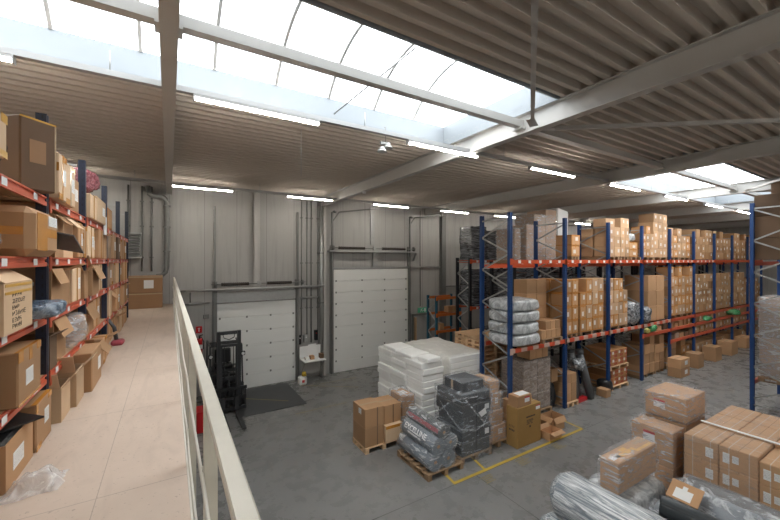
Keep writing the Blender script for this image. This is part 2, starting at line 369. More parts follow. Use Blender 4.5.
# skylights: upstand, glazing bars, panes; rear pair added out of view for ambient light
for si, (x0, x1, SKY0, SKY1) in enumerate([(a, b, y, y + 2.75) for y in (3.45, -8.3) for a, b in SKX]):
    t = thing('window_%d' % (si + 1), None, None, ((x0 + x1) / 2, (SKY0 + SKY1) / 2, ZC)); t['kind'] = 'structure'
    mb = MB(); e = .03
    mb.box(x0, x1, SKY0 - e, SKY0, ZC - .02, ZC + .42).box(x0, x1, SKY1, SKY1 + e, ZC - .02, ZC + .42)
    mb.box(x0 - e, x0, SKY0 - e, SKY1 + e, ZC - .02, ZC + .42).box(x1, x1 + e, SKY0 - e, SKY1 + e, ZC - .02, ZC + .42)
    mb.build('upstand', M['curb'], t)
    yc = (SKY0 + SKY1) / 2; hw = (SKY1 - SKY0) / 2; rise = .62; rad = (hw * hw + rise * rise) / (2 * rise); zc = ZC + .42 + rise - rad; am = math.asin(hw / rad)
    arc = [(yc + rad * math.sin(-am + 2 * am * i / 16), zc + rad * math.cos(-am + 2 * am * i / 16)) for i in range(17)]
    x = -1.29 - .945 * 5 if si % 2 == 0 else x0 + .5
    bars = []
    while x < x1 - .1:
        if x > x0 + .1: bars.append(x)
        x += .945
    for xb in bars:
        b = MB()
        for i in range(16): b.bar((xb, *arc[i]), (xb, *arc[i + 1]), .045, .05)
        b.build('glazing_bar', M['beam'], t)
    edges = [x0] + bars + [x1]
    for a, b in zip(edges[:-1], edges[1:]):
        p = MB(); p.add([(x, y, z + .03) for x in (a, b) for y, z in arc], [(i, i + 1, 17 + i + 1, 17 + i) for i in range(16)], 0, True)
        p.build('pane', M['pane'], t)
    for xe in (x0, x1):
        p = MB(); p.add([(xe, y, z) for y, z in arc], [tuple(range(17))]); p.build('pane', M['pane'], t)
    pl = bpy.data.lights.new('daylight_portal', 'AREA'); pl.shape = 'RECTANGLE'; pl.size = x1 - x0; pl.size_y = SKY1 - SKY0; pl.cycles.is_portal = True
    po = bpy.data.objects.new('daylight_portal', pl); C.objects.link(po); po.location = ((x0 + x1) / 2, yc, ZC + .43)
# main roof beams (I sections along Y)
bi = 0
for k, xb in enumerate((-5.4, 0, 5.3, 10.65, 15.95, 21.25, 26.5, 31.8)):
    mb = MB()
    mb.prism([(xb - .08, 6.9), (xb + .08, 6.9), (xb + .08, 6.915), (xb + .008, 6.92), (xb + .008, 7.225), (xb + .08, 7.23), (xb + .08, 7.245), (xb - .08, 7.245), (xb - .08, 7.23), (xb - .008, 7.225), (xb - .008, 6.92), (xb - .08, 6.915)], 'y', YN, YF - .02)
    b = mb.build('trim_%d' % (k + 1), M['beam'], **S)
mb = MB(); mb.box(XL, XR, 4.14, 4.26, 7.03, 7.15)
for xb in (0, 5.3, 10.65, 15.95): mb.box(xb - .12, xb + .12, 4.1, 4.3, 6.985, 7.028)
mb.build('trim_9', M['beam'], **S)
for k, (a, b) in enumerate([((5.0, 3.75, 6.95), (.2, .1, 6.95)), ((5.6, 3.75, 6.95), (10.4, .1, 6.95)), ((15.65, 3.75, 6.95), (10.9, .1, 6.95)), ((16.2, 3.75, 6.95), (21, .1, 6.95))]):
    mb = MB().bar(a, b, .06, .06); sg = 1 if b[0] > a[0] else -1
    mb.bar((a[0] - sg * .2, a[1] + .12, 6.945), (a[0] + sg * .12, a[1] - .05, 6.945), .13, .012); mb.build('trim_%d' % (10 + k), M['beam'], **S)
MB().tube([(2.59, 6.18, 7.4), (3.0, 4.2, 7.74)], .014, 6).build('trim_14', M['galv'], **S)
# columns on the back wall
for k, (xc, z0, wd) in enumerate([(2.78, 3.6, .2), (11.7, 0, .26), (-4.2, 0, .2), (5.42, 0, .12), (19.5, 0, .26), (27, 0, .26)]):
    mb = MB(); y = YF - .005
    mb.box(xc - wd / 2, xc + wd / 2, y - .2, y - .188, z0, 7.2).box(xc - .008, xc + .008, y - .19, y - .01, z0, 7.2).box(xc - wd / 2, xc + wd / 2, y - .012, y, z0, 7.2)
    mb.build('trim_%d' % (15 + k), M['beam'] if k in (0, 3) else M['galvd'], **S)

# ------------------------------------------------------------------ overhead doors
def sect_door(idx, x0, x1, h, nsec, ztop, zshaft):
    t = thing('door_%d' % idx, None, None, ((x0 + x1) / 2, YF - .06, 0)); t['kind'] = 'structure'
    y1 = YF - .01; y0 = YF - .07; sh = h / nsec
    for i in range(nsec):
        mb = MB(); z0 = i * sh + .002; z1 = (i + 1) * sh - .003
        mb.prism([(y1, z0), (y0 + .008, z0), (y0, z0 + .01), (y0, z1 - .01), (y0 + .008, z1), (y1, z1)], 'x', x0, x1)
        mb.build('door_section', M['door'], t)
    for i in range(1, nsec):
        for f in (.03, .355, .66, .97):
            xx = x0 + (x1 - x0) * f; MB().box(xx - .03, xx + .03, y0 - .014, y0 - .001, i * sh - .035, i * sh + .035).build('hinge', M['galvd'], t)
    MB().box(x0, x1, y0 - .01, y1, -.001, .003).build('bottom_seal', M['rubber'], t)
    for sx, xx in ((-1, x0), (1, x1)):
        xe = xx + sx * .05; mb = MB(); mb.box(min(xe, xe + sx * .06), max(xe, xe + sx * .06), y0 - .1, y0 - .02, 0, ztop).box(min(xx, xe + sx * .1), max(xx, xe + sx * .1), y0 - .02, y1, 0, zshaft + .1)
        mb.build('guide_rail', M['galvd'], t)
        if idx == 2:
            b = MB().bar((xe, y0 - .06, 6.35), (xe + .25, y0 - .12, 6.72), .04, .05).bar((xe + .25, y0 - .12, 6.72), (xe + 1.6, y0 - .9, 6.86), .04, .05).bar((xe, y0 - .1, 6.75), (xe + .1, y0 - .1, 6.7), .2, .04)
            b.build('curved_track', M['galvd'], t)
    sy = y0 - .16
    MB().tube([(x0 - .2, sy, zshaft), (x1 + .35, sy, zshaft)], .016, 8).build('torsion_shaft', M['galvd'], t)
    for f0, f1 in ((.04, .37), (.60, .93)):
        a, b = x0 + (x1 - x0) * f0, x0 + (x1 - x0) * f1; pts = []
        mb = MB(); n = 26
        prof = [(a + (b - a) * i / n, .062 if i % 2 else .05) for i in range(n + 1)]
        vs = [(x, sy + r * math.cos(q), zshaft + r * math.sin(q)) for x, r in prof for q in [2 * math.pi * j / 10 for j in range(10)]]
        mb.add(vs, [(i * 10 + j, i * 10 + (j + 1) % 10, (i + 1) * 10 + (j + 1) % 10, (i + 1) * 10 + j) for i in range(n) for j in range(10)], 0, True); mb.build('torsion_spring', M['clampd'], t)
    for xx in (x0 - .12, x1 + .2):
        MB().tube([(xx, sy, zshaft), (xx + .07, sy, zshaft)], .1, 14).build('cable_drum', M['galvd'], t)
    xm = (x0 + x1) / 2
    MB().box(xm - .07, xm + .07, sy - .02, sy + .05, zshaft - .07, zshaft + .08).build('bearing_plate', M['galv'], t)
    return t
d1 = sect_door(1, 1.45, 4.24, 3.16, 6, 6.6, 3.86)
d2 = sect_door(2, 5.85, 9.6, 4.32, 9, 6.7, 5.23)
MB().box(5.6, 10.1, YF - .3, YF - .01, 5.06, 5.12).bar((9.95, YF - .28, 5.06), (9.95, YF - .02, 4.7), .06, .05).build('shelf_beam', M['galv'], d2)
MB().box(5.75, 11.55, YF - .09, YF - .012, 4.33, 4.42).build('lintel', M['galv'], d2)
MB().box(7.72, 7.95, YF - .1, YF - .012, 4.43, 5.05).build('lintel_post', M['galv'], d2)
MB().box(7.62, 7.82, YF - .06, YF - .012, 5.4, 7.15).build('lintel_column', M['galv'], d2)
MB().tube([(10.33, YF - .06, 2.5), (10.33, YF - .06, 7.1)], .022, 6).build('drain_pipe', M['galvd'], d2)
MB().box(1.41, 4.3, YF - .08, YF - .012, 3.2, 3.56).build('lintel', M['galv'], d1)
# small steel door with exit sign
sd = thing('door_3', None, None, (10.35, YF - .04, 0)); sd['kind'] = 'structure'
MB().box(9.95, 10.9, YF - .05, YF - .01, 0, 2.05).build('leaf', M['wall'], sd)
MB().box(9.86, 9.94, YF - .08, YF - .01, 0, 2.14).box(10.91, 10.99, YF - .08, YF - .01, 0, 2.14).box(9.86, 10.99, YF - .08, YF - .01, 2.06, 2.14).build('frame', M['galvd'], sd)
MB().bar((10.5, YF - .1, 1.98), (10.85, YF - .1, 1.98), .06, .06).build('door_closer', M['galv'], sd)
es = thing('exit_sign', 'small green exit sign with white running figure above the grey steel door', 'sign', (10.45, YF - .07, 2.2))
MB().box(10.2, 10.72, YF - .07, YF - .03, 2.18, 2.42).build('panel', M['exit'], es)
mb = MB(); yy = YF - .073
mb.box(10.56, 10.66, yy, yy + .002, 2.22, 2.38).bar((10.36, yy, 2.31), (10.42, yy, 2.35), .03, .003, 0, (0, 1, 0)).box(10.42, 10.45, yy, yy + .002, 2.35, 2.38).bar((10.38, yy, 2.32), (10.33, yy, 2.22), .022, .003, 0, (0, 1, 0)).bar((10.38, yy, 2.32), (10.46, yy, 2.23), .022, .003, 0, (0, 1, 0)).bar((10.46, yy, 2.28), (10.55, yy, 2.28), .02, .003, 0, (0, 1, 0))
mb.build('pictogram', M['white'], es)
# wall rails and pipes
def pipe(name, label, cat, pts, r, mat, brk=None):
    t = thing(name, label, cat, pts[0]); MB().tube(pts, r, 10).build('pipe_run', mat, t)
    for p in (brk or []): MB().box(p[0] - r - .03, p[0] + r + .03, p[1] - r - .01, YF - .003, p[2] - .02, p[2] + .02).build('bracket', M['galvd'], t)
    return t
YW = YF - .12
pipe('wall_pipe', 'upper grey horizontal wall pipe running above the left roller door', 'pipe', [(.15, YF - .34, 3.68), (5.34, YF - .34, 3.68)], .045, M['galv'], [(.4, YF - .34, 3.68), (5.1, YF - .34, 3.68)])
pipe('wall_pipe', 'lower grey horizontal pipe between railing end and left roller door', 'pipe', [(.15, YW, 3.22), (1.2, YW, 3.22)], .04, M['galv'], [(.5, YW, 3.22)])
pipe('wall_pipe', 'short lower horizontal pipe between the two roller doors', 'pipe', [(4.45, YW, 3.22), (5.34, YW, 3.22)], .04, M['galv'], [(5.2, YW, 3.22)])
pipe('wall_pipe', 'short vertical grey pipe linking the two horizontal pipes near railing', 'pipe', [(.62, YW, 3.27), (.62, YW, 3.62)], .02, M['galvd'])
for i, (x, z0, r) in enumerate([(4.5, 1.7, .022), (4.72, 1.55, .022), (4.9, 1.4, .03), (5.18, 1.85, .022)]):
    pipe('conduit', 'thin vertical conduit between the roller doors, %s from the left' % ORD[i], 'conduit', [(x, YF - .04, z0), (x, YF - .04, 7.1)], r, M['galvd'], [(x, YF - .04, z) for z in (2.8, 4.6, 6.4)])
pipe('drain_pipe', 'thick grey vertical pipe left of the tall roller door', 'pipe', [(5.24, YF - .26, .02), (5.24, YF - .26, 7.1)], .06, M['galv'], [(5.24, YF - .26, z) for z in (1, 3, 5)])
pts = [(-.58, YF - .15, 7.1), (-.56, YF - .15, 6.92)] + [(-.56 + .12 * (1 - math.cos(a)) , YF - .15, 6.92 - .12 * math.sin(a)) for a in (R(30), R(60), R(90))]
pts += [(-.3, YF - .15, 6.8), (-.18, YF - .15, 6.79), (-.1, YF - .15, 6.72), (-.06, YF - .15, 6.62), (-.06, YF - .15, 4.5), (-.09, YF - .15, 4.32), (-.2, YF - .15, 4.22), (-.35, YF - .15, 4.2)]
pipe('drain_pipe', 'fat grey bent pipe on the wall above brown boxes at mezzanine end', 'pipe', pts, .075, M['galvd'], [(-.06, YF - .15, z) for z in (5, 5.8, 6.5)])
for i, x in enumerate((-1.1, -.74, -.48)):
    pipe('conduit', 'thin dark conduit on wall above mezzanine boxes, %s from the left' % ORD[i], 'conduit', [(x, YF - .05, 4.35), (x, YF - .05, 7.1)], .026, M['galvd'], [(x, YF - .05, z) for z in (4.8, 5.8, 6.6)])
pipe('wall_rail', 'grey horizontal rail on back wall between small steel door and black rack', 'rail', [(11.9, YF - .1, 3.4), (13.2, YF - .1, 3.4)], .03, M['galvd'], [(12.0, YF - .1, 3.4)])
t = thing('unit_heater', 'grey louvred unit heater on the wall behind the mezzanine shelving', 'heater', (-.95, YF - .25, 4.75))
MB().box(-1.16, -.74, YF - .4, YF - .02, 4.78, 5.58).build('housing', M['galvd'], t)
for i in range(9): MB().bar((-1.12, YF - .42, 4.85 + i * .08), (-.78, YF - .42, 4.85 + i * .08), .05, .012, 0, (0, .6, 1)).build('louvre', M['galv'], t)
for z in (4.79, 5.55): MB().box(-1.17, -.73, YF - .45, YF - .401, z - .02, z + .03).build('front_frame', M['galv'], t)
# floor markings, joints, steel plate
def strip(mb, a, b, wd, z=.004):
    a = Vector((*a, z)); b = Vector((*b, z)); d = (b - a).normalized(); n = Vector((-d.y, d.x, 0)) * wd / 2
    mb.quad(a - n, b - n, b + n, a + n)
MBj = MB()
for a, b in [((XL, 5.72), (XR, 5.72)), ((XL, .6), (XR, .6)), ((XL, 10.9), (XR, 10.9)), ((5.72, YN), (5.72, 5.7)), ((11.4, YN), (11.4, 5.7)), ((17, YN), (17, 5.7)), ((23, YN), (23, 5.7))]: strip(MBj, a, b, .018, .002)
MBj.build('trim_30', M['joint'], loc=(0, 0, 0), **S)
mb = MB(); strip(mb, (5.1, 5.76), (9.85, 5.76), .075); strip(mb, (5.13, 5.76), (5.2, 6.3), .06, .005); strip(mb, (6.05, 5.78), (6.2, 6.5), .06, .005); strip(mb, (9.83, 5.78), (9.87, 6.7), .06, .005)
mb.build('trim_31', M['yel'], loc=(0, 0, 0), **S)
mb = MB()
for (x, y) in ((5.9, 5.5), (7.1, 5.55), (8.4, 5.55)):
    for i in range(4): strip(mb, (x - .18 + random.uniform(-.04, .04), y + i * .06 - .1), (x + .1 + random.uniform(-.05, .12), y + i * .06 - .1), .03, .005 + i * .0004)
strip(mb, (4.2, 13.3), (6.0, 12.0), .06); strip(mb, (3.3, 10.9), (5.0, 10.9), .05); strip(mb, (1.9, 13.2), (3.4, 12.0), .05, .0215)
strip(mb, (.75, 11.2), (.75, 13.6), .06); strip(mb, (4.9, 13.05), (6.4, 13.05), .05, .005)
mb.build('trim_32', M['yeld'], loc=(0, 0, 0), **S)
MB().box(1.75, 3.85, 11.5, 13.85, .001, .018).build('dock_plate', M['mat'], None, 'dark grey steel dock plate in the floor before the left roller door', 'dock plate')
# ------------------------------------------------------------------ light tracks and fluorescent lights
def light_row(ry, rz, x0, pitch, ln, n, label, where, cat_n):
    t = thing('lighting_track', label, 'lighting track', (14, ry, rz))
    MB().box(-5.6, 33.5, ry - .04, ry + .04, rz + .05, rz + .12).build('rail', M['track'], t)
    for i in range(-1, 12):
        x = x0 - .9 + i * pitch
        if -5.5 < x < 33: MB().tube([(x, ry, rz + .12), (x, ry, ZC - .002)], .008, 5).build('suspension_chain', M['galv'], t)
    for i in range(n):
        x = x0 + i * pitch
        if not (-5.4 < x < 31.5): continue
        j = i
        l = thing('fluorescent_light', '%s, %s along from the left' % (where, ORD[j]), 'light', (x + ln / 2, ry, rz))
        MB().box(x, x + ln, ry - .035, ry + .035, rz + .015, rz + .049).build('housing', M['track'], l)
        MB().box(x - .012, x, ry - .05, ry + .05, rz - .03, rz + .049).build('end_cap', M['track'], l); MB().box(x + ln, x + ln + .012, ry - .05, ry + .05, rz - .03, rz + .049).build('end_cap', M['track'], l)
        MB().box(x + .01, x + ln - .01, ry - .028, ry + .028, rz - .014, rz + .012).build('tube', M['tube'], l)
light_row(5.5, 6.88, .31 - 3.5, 3.48, 1.74, 10, 'white lighting track hanging along the near skylight edge', 'lit tube light on the track along the skylight', 0)
light_row(12.4, 6.9, .05 - 3.35, 3.38, 1.65, 10, 'white lighting track hanging in front of the back wall', 'lit tube light on the track along the back wall', 0)
light_row(-1.6, 6.88, .31 - 3.5, 3.48, 1.74, 10, 'added white lighting track out of view behind the viewer', 'added fill tube light on the unseen track behind viewer', 0)  # unseen row added behind the camera as extra fill
# hanging devices
t = thing('hanging_lamp', 'small silver double bell lamp hanging on a chain under skylight edge', 'lamp', (3.35, 5.9, 6.3))
MB().tube([(3.68, 6.16, 7.03), (3.68, 6.16, 7.36), (3.68, 6.199, 7.36)], .006, 5).build('chain', M['galvd'], t)
MB().bar((3.56, 6.16, 7.02), (3.78, 6.16, 7.04), .05, .05).build('bracket', M['galvd'], t)
for dx, dz in ((0, 0), (.13, .09)):
    x, y, z = 3.60 + dx, 6.16, 6.85 + dz
    sh = MB().tube([(x, y, z), (x, y, z + .04)], .10, 16, 0, .085).tube([(x, y, z + .04), (x, y, z + .11)], .085, 14, 0, .03).build('shade', M['galv'], t)
t = thing('ceiling_sensor', 'small white round sensor under the roof beam', 'sensor', (5.3, 10, 6.8))
MB().tube([(5.3, 10.2, 6.898), (5.3, 10.2, 6.84)], .06, 12).build('body', M['white'], t)
t = thing('pull_cord', 'thin cord hanging from the ceiling beside the skylight track', 'cord', (2.2, 7.2, 6.2)); MB().tube([(2.2, 6.9, 6.35), (2.2, 6.9, 7.39)], .007, 5).build('cord', M['galv'], t)

# ------------------------------------------------------------------ railing of the mezzanine
t = thing('railing', 'cream painted steel railing along the mezzanine edge', 'railing', (.15, 6, 3.25))
ZR = 4.15
MB().cbox(.118, .168, -1, 13.95, ZR - .03, ZR, .004).build('handrail', M['rail'], t)
for i in range(10):
    y = 1.62 + i * 1.33; p = MB().box(.119, .167, y - .025, y + .025, 2.82, ZR - .0305).build('post', M['rail'], t)
    for z in (3.48, 3.86): MB().tube([(.112, y, z - .0), (.1185, y, z)], .016, 8).build('rod_clip', M['rail2'], p)
for z in (3.48, 3.86):
    MB().tube([(.108 + .003 * math.sin(y * 4.7), y, z + .004 * math.sin(y * 3)) for y in [-1 + .5 * i for i in range(30)]], .007, 8).build('knee_rail', M['rail2'], t)
MB().box(.1061, .117, -1, 13.95, 3.02, 3.251).build('toe_board', M['rail2'], t)

# ------------------------------------------------------------------ racks
def pallet_rack(name, label, frames, yf, yb, ztop, levels, um, pw=.11, tops=None):
    """levels: (z_top, first bay, last bay, material, drop of the rear beam)"""
    t = thing(name, label, 'rack', (frames[0], yf, 0))
    s = 1 if yb > yf else -1
    for x in frames:
        for y, q in ((yf, s), (yb, -s)):
            mb = MB(); zt = ztop
            mb.prism([(x - pw / 2, y), (x - .018, y), (x - .014, y + q * .012), (x + .014, y + q * .012), (x + .018, y), (x + pw / 2, y), (x + pw / 2, y + q * .09), (x + pw / 2 - .02, y + q * .09), (x + pw / 2 - .02, y + q * .025), (x - pw / 2 + .02, y + q * .025), (x - pw / 2 + .02, y + q * .09), (x - pw / 2, y + q * .09)], 'z', .012, zt)
            u = mb.build('upright', um, t)
            # keep the slot pattern centred on each post
            me = u.data; off = Vector((x - frames[0], 0, 0)); me.transform(Matrix.Translation(-off)); u.location = off
            MB().box(x - .075, x + .075, y - q * .03 if q > 0 else y - .12, y + .12 if q > 0 else y + .03, .001, .012).build('foot_plate', M['galv'], t)
        ya, yc = yf + s * .05, yb - s * .05
        mb = MB(); z = ztop - .16; mb.bar((x, ya, z), (x, yc, z), .028, .04); z -= .03; side = 0
        while z > .7:
            a, b = ((ya, yc) if side == 0 else (yc, ya)); mb.bar((x, a, z), (x, b, z - .48), .028, .04); z -= .48; side ^= 1
        mb.bar((x, ya, .3), (x, yc, .3), .028, .04); mb.build('bracing', M['galv'], t)
    for (z, b0, b1, mat, drop) in levels:
        for b in range(b0, b1 + 1):
            if b + 1 >= len(frames): continue
            x0, x1 = frames[b] + pw / 2 + .001, frames[b + 1] - pw / 2 - .001
            for y, dz, q in ((yf, 0, s), (yb, drop, -s)):
                ys = sorted((y, y + q * .05)); mb = MB()
                mb.box(x0, x1, ys[0], ys[1], z - .115 - dz, z - dz)
                yo = sorted((y - q * .006, y)); 
                bm_ = mb.build('beam', mat, t)
                if y == yf:
                    for xe, d in ((x0, 1), (x1, -1)):
                        xs = sorted((xe - d * .105, xe + d * .02)); MB().box(xs[0], xs[1], yo[0] - .004, yo[1] - .001, z - .15, z + .03).build('connector', mat, bm_)
                    if mat is M['orange'] and b < 6:
                        for f in (.12, .3, .5, .7, .88):
                            xx = x0 + (x1 - x0) * f; MB().box(xx - .055, xx + .055, yo[0] - .001, yo[1] - .001, z - .1, z - .015).build('location_label', M['white'], bm_)
    return t
FX = [8.15, 10.72, 13.3, 15.75, 18.2] + [20.7 + 2.5 * k for k in range(5)]
L1, L2 = 2.2, 4.72
pallet_rack('pallet_rack', 'long blue and orange pallet rack along the aisle with hazard striped beams', FX, 6.8, 7.95, 6.05,
            [(L1, 0, 3, M['hazard'], 0), (L1, 4, 9, M['redbeam'], 0), (L2, 0, 9, M['orange'], .14), (1.8, 3, 9, M['redbeam'], 0), (1.3, 4, 9, M['redbeam'], 0)], M['blue'])
FB = [10.6 + 2.75 * k for k in range(8)]
pallet_rack('pallet_rack', 'dark rack with black posts against the back wall behind the blue rack', FB, 10.9, 11.75, 4.82,
            [(4.72, 0, 7, M['orange'], 0), (2.78, 0, 7, M['orange'], 0)], M['dark'])
FM = [10.03, 12.7, 15.4, 18.1, 20.8, 23.5, 26.2, 28.9]
pallet_rack('pallet_rack', 'second rack row with black posts back to back behind the blue rack', FM, 8.2, 9.3, 4.66,
            [(4.6, 0, 6, M['orange'], 0), (2.3, 0, 6, M['orange'], 0)], M['dark'])
FR = [15.2, 18.1, 21.0]
pallet_rack('pallet_rack', 'near right blue rack end frame across the aisle with tall brown cartons', FR, 3.63, 2.53, 6.45,
            [(4.66, 0, 1, M['redbeam'], 0), (1.0, 0, 1, M['redbeam'], 0)], M['blue'], .12)
t = pallet_rack('pallet_rack', 'low teal and orange rack frame standing by the small steel door', [10.2, 11.6], 12.6, 13.3, 3.1,
            [(3.05, 0, 0, M['orange2'], 0), (2.3, 0, 0, M['orange2'], 0), (1.55, 0, 0, M['orange2'], 0)], M['teal'], .09)
# ------------------------------------------------------------------ pallets
def pallet(cx, cy, z, sx, sy, label, group=None, mat='wood', n=3, far=False, rz=0, hgt=.14):
    t = thing('wooden_pallet', label, 'pallet', (cx, cy, z), group)
    k = hgt / .14; mb = MB(); nb = 6
    ax, ay = (sx, sy)
    for i in range(nb):
        y0 = cy - sy / 2 + i * (sy - .1) / (nb - 1); mb.box(cx - sx / 2, cx + sx / 2, y0, y0 + .1, z + .118 * k, z + .14 * k)
    for f in (-1, 0, 1):
        x = cx + f * (sx / 2 - .05); mb.box(x - .05, x + .05, cy - sy / 2, cy + sy / 2, z + .096 * k, z + .118 * k)
    mb.build('top_deck', M[mat], t)
    for f in (-1, 0, 1):
        x = cx + f * (sx / 2 - .05)
        if far: MB().box(x - .05, x + .05, cy - sy / 2, cy + sy / 2, z + .001, z + .0955 * k).build('runner', M[mat], t)
        else:
            MB().box(x - .05, x + .05, cy - sy / 2, cy + sy / 2, z + .001, z + .022 * k).build('skid_board', M[mat], t)
            for g in (-1, 0, 1):
                y = cy + g * (sy / 2 - .07); MB().box(x - .05, x + .05, y - .07, y + .07, z + .0225 * k, z + .0955 * k).build('block', M[mat], t)
    t.rotation_euler.z = rz
    return t
# ------------------------------------------------------------------ cartons
CM = {}
def carton(x0, x1, y0, y1, z0, z1, mat, label, group=None, name='carton', rz=0, cat='carton', bev=.007):
    key = (round(x1 - x0, 2), round(y1 - y0, 2), round(z1 - z0, 3), mat, name)
    if key not in CM:
        a, b, c = (x1 - x0) / 2, (y1 - y0) / 2, z1 - z0; mb = MB().cbox(-a, a, -b, b, 0, c, bev)
        o = mb.build(name, M[mat], loc=(0, 0, 0)); CM[key] = o.data
    else:
        o = bpy.data.objects.new(name, CM[key]); C.objects.link(o)
    o.location = ((x0 + x1) / 2, (y0 + y1) / 2, z0 + .001); o.rotation_euler.z = rz
    return tag(o, label, cat, group)
def patch(o, face, a0, a1, b0, b1, mat, name, d=.002):
    """thin piece stuck on a face of a carton, in the carton's own frame (fractions of the face)"""
    xs = [v.co.x for v in o.data.vertices]; ys = [v.co.y for v in o.data.vertices]; zs = [v.co.z for v in o.data.vertices]
    x0, x1, y0, y1, z0, z1 = min(xs), max(xs), min(ys), max(ys), min(zs), max(zs)
    L = lambda p, q, f: p + (q - p) * f
    if face == '-y': bx = (L(x0, x1, a0), L(x0, x1, a1), y0 - d, y0 - .0004, L(z0, z1, b0), L(z0, z1, b1))
    elif face == '+x': bx = (x1 + .0004, x1 + d, L(y0, y1, a0), L(y0, y1, a1), L(z0, z1, b0), L(z0, z1, b1))
    elif face == '-x': bx = (x0 - d, x0 - .0004, L(y0, y1, a0), L(y0, y1, a1), L(z0, z1, b0), L(z0, z1, b1))
    else: bx = (L(x0, x1, a0), L(x0, x1, a1), L(y0, y1, b0), L(y0, y1, b1), z1 + .0004, z1 + d)
    mb = MB().box(*bx); me = bpy.data.meshes.new(name); me.from_pydata(mb.v, [], mb.f); me.materials.append(M[mat])
    p = bpy.data.objects.new(name, me); C.objects.link(p); p.parent = o
    return p
def wrap(x0, x1, y0, y1, z0, z1, label, mat='film', amp=.02, base=.012, n=9, group=None, cat='plastic film', name='stretch_wrap', seed=0):
    bm = bmesh.new(); bmesh.ops.create_cube(bm, size=1)
    bmesh.ops.delete(bm, geom=[f for f in bm.faces if f.normal.z < -.5], context='FACES')
    bmesh.ops.subdivide_edges(bm, edges=bm.edges[:], cuts=n, use_grid_fill=True); bm.normal_update()
    dx, dy, dz = x1 - x0, y1 - y0, z1 - z0
    for v in bm.verts:
        p = Vector(((v.co.x + .5) * dx + x0, (v.co.y + .5) * dy + y0, (v.co.z + .5) * dz + z0)); nn = Vector((round(v.co.x * 2.02), round(v.co.y * 2.02), max(0, round(v.co.z * 2.02)))) if True else 0
        nn = Vector((1 if v.co.x > .49 else -1 if v.co.x < -.49 else 0, 1 if v.co.y > .49 else -1 if v.co.y < -.49 else 0, 1 if v.co.z > .49 else 0))
        k = base + amp * max(0, noise.noise(p * 3.1 + Vector((seed, 0, 0))) + .35)
        v.co = p + nn * k
    for f in bm.faces: f.smooth = True
    me = bpy.data.meshes.new(name); c = Vector(((x0 + x1) / 2, (y0 + y1) / 2, z0)); bmesh.ops.translate(bm, vec=-c, verts=bm.verts); bm.to_mesh(me); bm.free(); me.materials.append(M[mat])
    o = bpy.data.objects.new(name, me); C.objects.link(o); o.location = c
    return tag(o, label, cat, group)
def puff(x0, x1, y0, y1, z0, z1, mat, name, label, cat, e=.45, amp=.05, fr=3.0, nu=36, nv=20, parent=None, group=None, seed=0, rz=0):
    """soft wrapped bundle: superellipsoid with crumpled surface"""
    a, b, c = (x1 - x0) / 2, (y1 - y0) / 2, (z1 - z0) / 2; cen = Vector(((x0 + x1) / 2, (y0 + y1) / 2, (z0 + z1) / 2)); sp = lambda v, q: math.copysign(abs(v) ** q, v)
    vs = []; fs = []; rot = Matrix.Rotation(rz, 3, 'Z')
    for j in range(nv + 1):
        ph = -math.pi / 2 + math.pi * j / nv
        for i in range(nu):
            th = 2 * math.pi * i / nu
            p = Vector((a * sp(math.cos(ph), e) * sp(math.cos(th), e), b * sp(math.cos(ph), e) * sp(math.sin(th), e), c * sp(math.sin(ph), e)))
            k = 1 + amp * (noise.noise((p + cen) * fr + Vector((seed, 3, 1))) + .5 * noise.noise((p + cen) * fr * 2.7)) - amp * .6
            q = rot @ (p * k) + cen; q.z = max(q.z, z0 + .001); vs.append(q)
    for j in range(nv):
        for i in range(nu): fs.append((j * nu + i, j * nu + (i + 1) % nu, (j + 1) * nu + (i + 1) % nu, (j + 1) * nu + i))
    mb = MB(); mb.add(vs, fs, 0, True)
    o = mb.build(name, M[mat], parent, label, cat, group)
    me = o.data; bm = bmesh.new(); bm.from_mesh(me); bmesh.ops.remove_doubles(bm, verts=bm.verts, dist=1e-4); bm.to_mesh(me); bm.free()
    return o
LAY = ['bottom', 'second', 'third', 'fourth', 'fifth', 'sixth', 'seventh']
def stack(x0, y0, z0, cols, cw, dp, lh, heights, mats, desc, group, gap=.012, back=0, jit=.012, name='carton', pal=True, plabel=None):
    """front row of carton columns on a pallet; heights = layers per column; back = further rows behind the first column"""
    if pal:
        W = cols * cw; pd = dp * (1 + back)
        for i in range(max(1, round(W / 1.25))):
            n = max(1, round(W / 1.25)); pallet(x0 + W * (i + .5) / n, y0 + pd / 2, z0, W / n - .06, max(.5, pd - .04), 'flat wooden pallet under %s%s' % (desc, '' if n == 1 else ', %s one' % ('left' if i == 0 else 'right' if i == n - 1 else 'middle')), 'pallets on the rack beams', 'woodd', far=True, hgt=.12)
        z0 += .12
    for rr in range(1 + back):
        for c in range(cols):
            H = heights[c % len(heights)]
            for l in range(H):
                j = lambda: random.uniform(-jit, jit)
                dxx, dyy = j(), abs(j()) * 2
                xa = x0 + c * cw + gap / 2 + dxx * .3; ya = y0 + rr * (dp + .02) + dyy
                col = 'only column' if cols == 1 else ('%s column' % ORD[c])
                lay = 'top' if l == H - 1 else LAY[l]
                carton(xa, xa + cw - gap, ya, ya + dp - .03, z0 + l * lh, z0 + (l + 1) * lh - .004, random.choice(mats),
                       'carton, %s layer, %s%s of %s' % (lay, col, ', rear' if rr else '', desc), group, name)
    return z0
G2 = 'cartons on the upper level of the blue rack'; G1 = 'cartons on the middle level of the blue rack'; G0 = 'cartons on the floor of the blue rack'
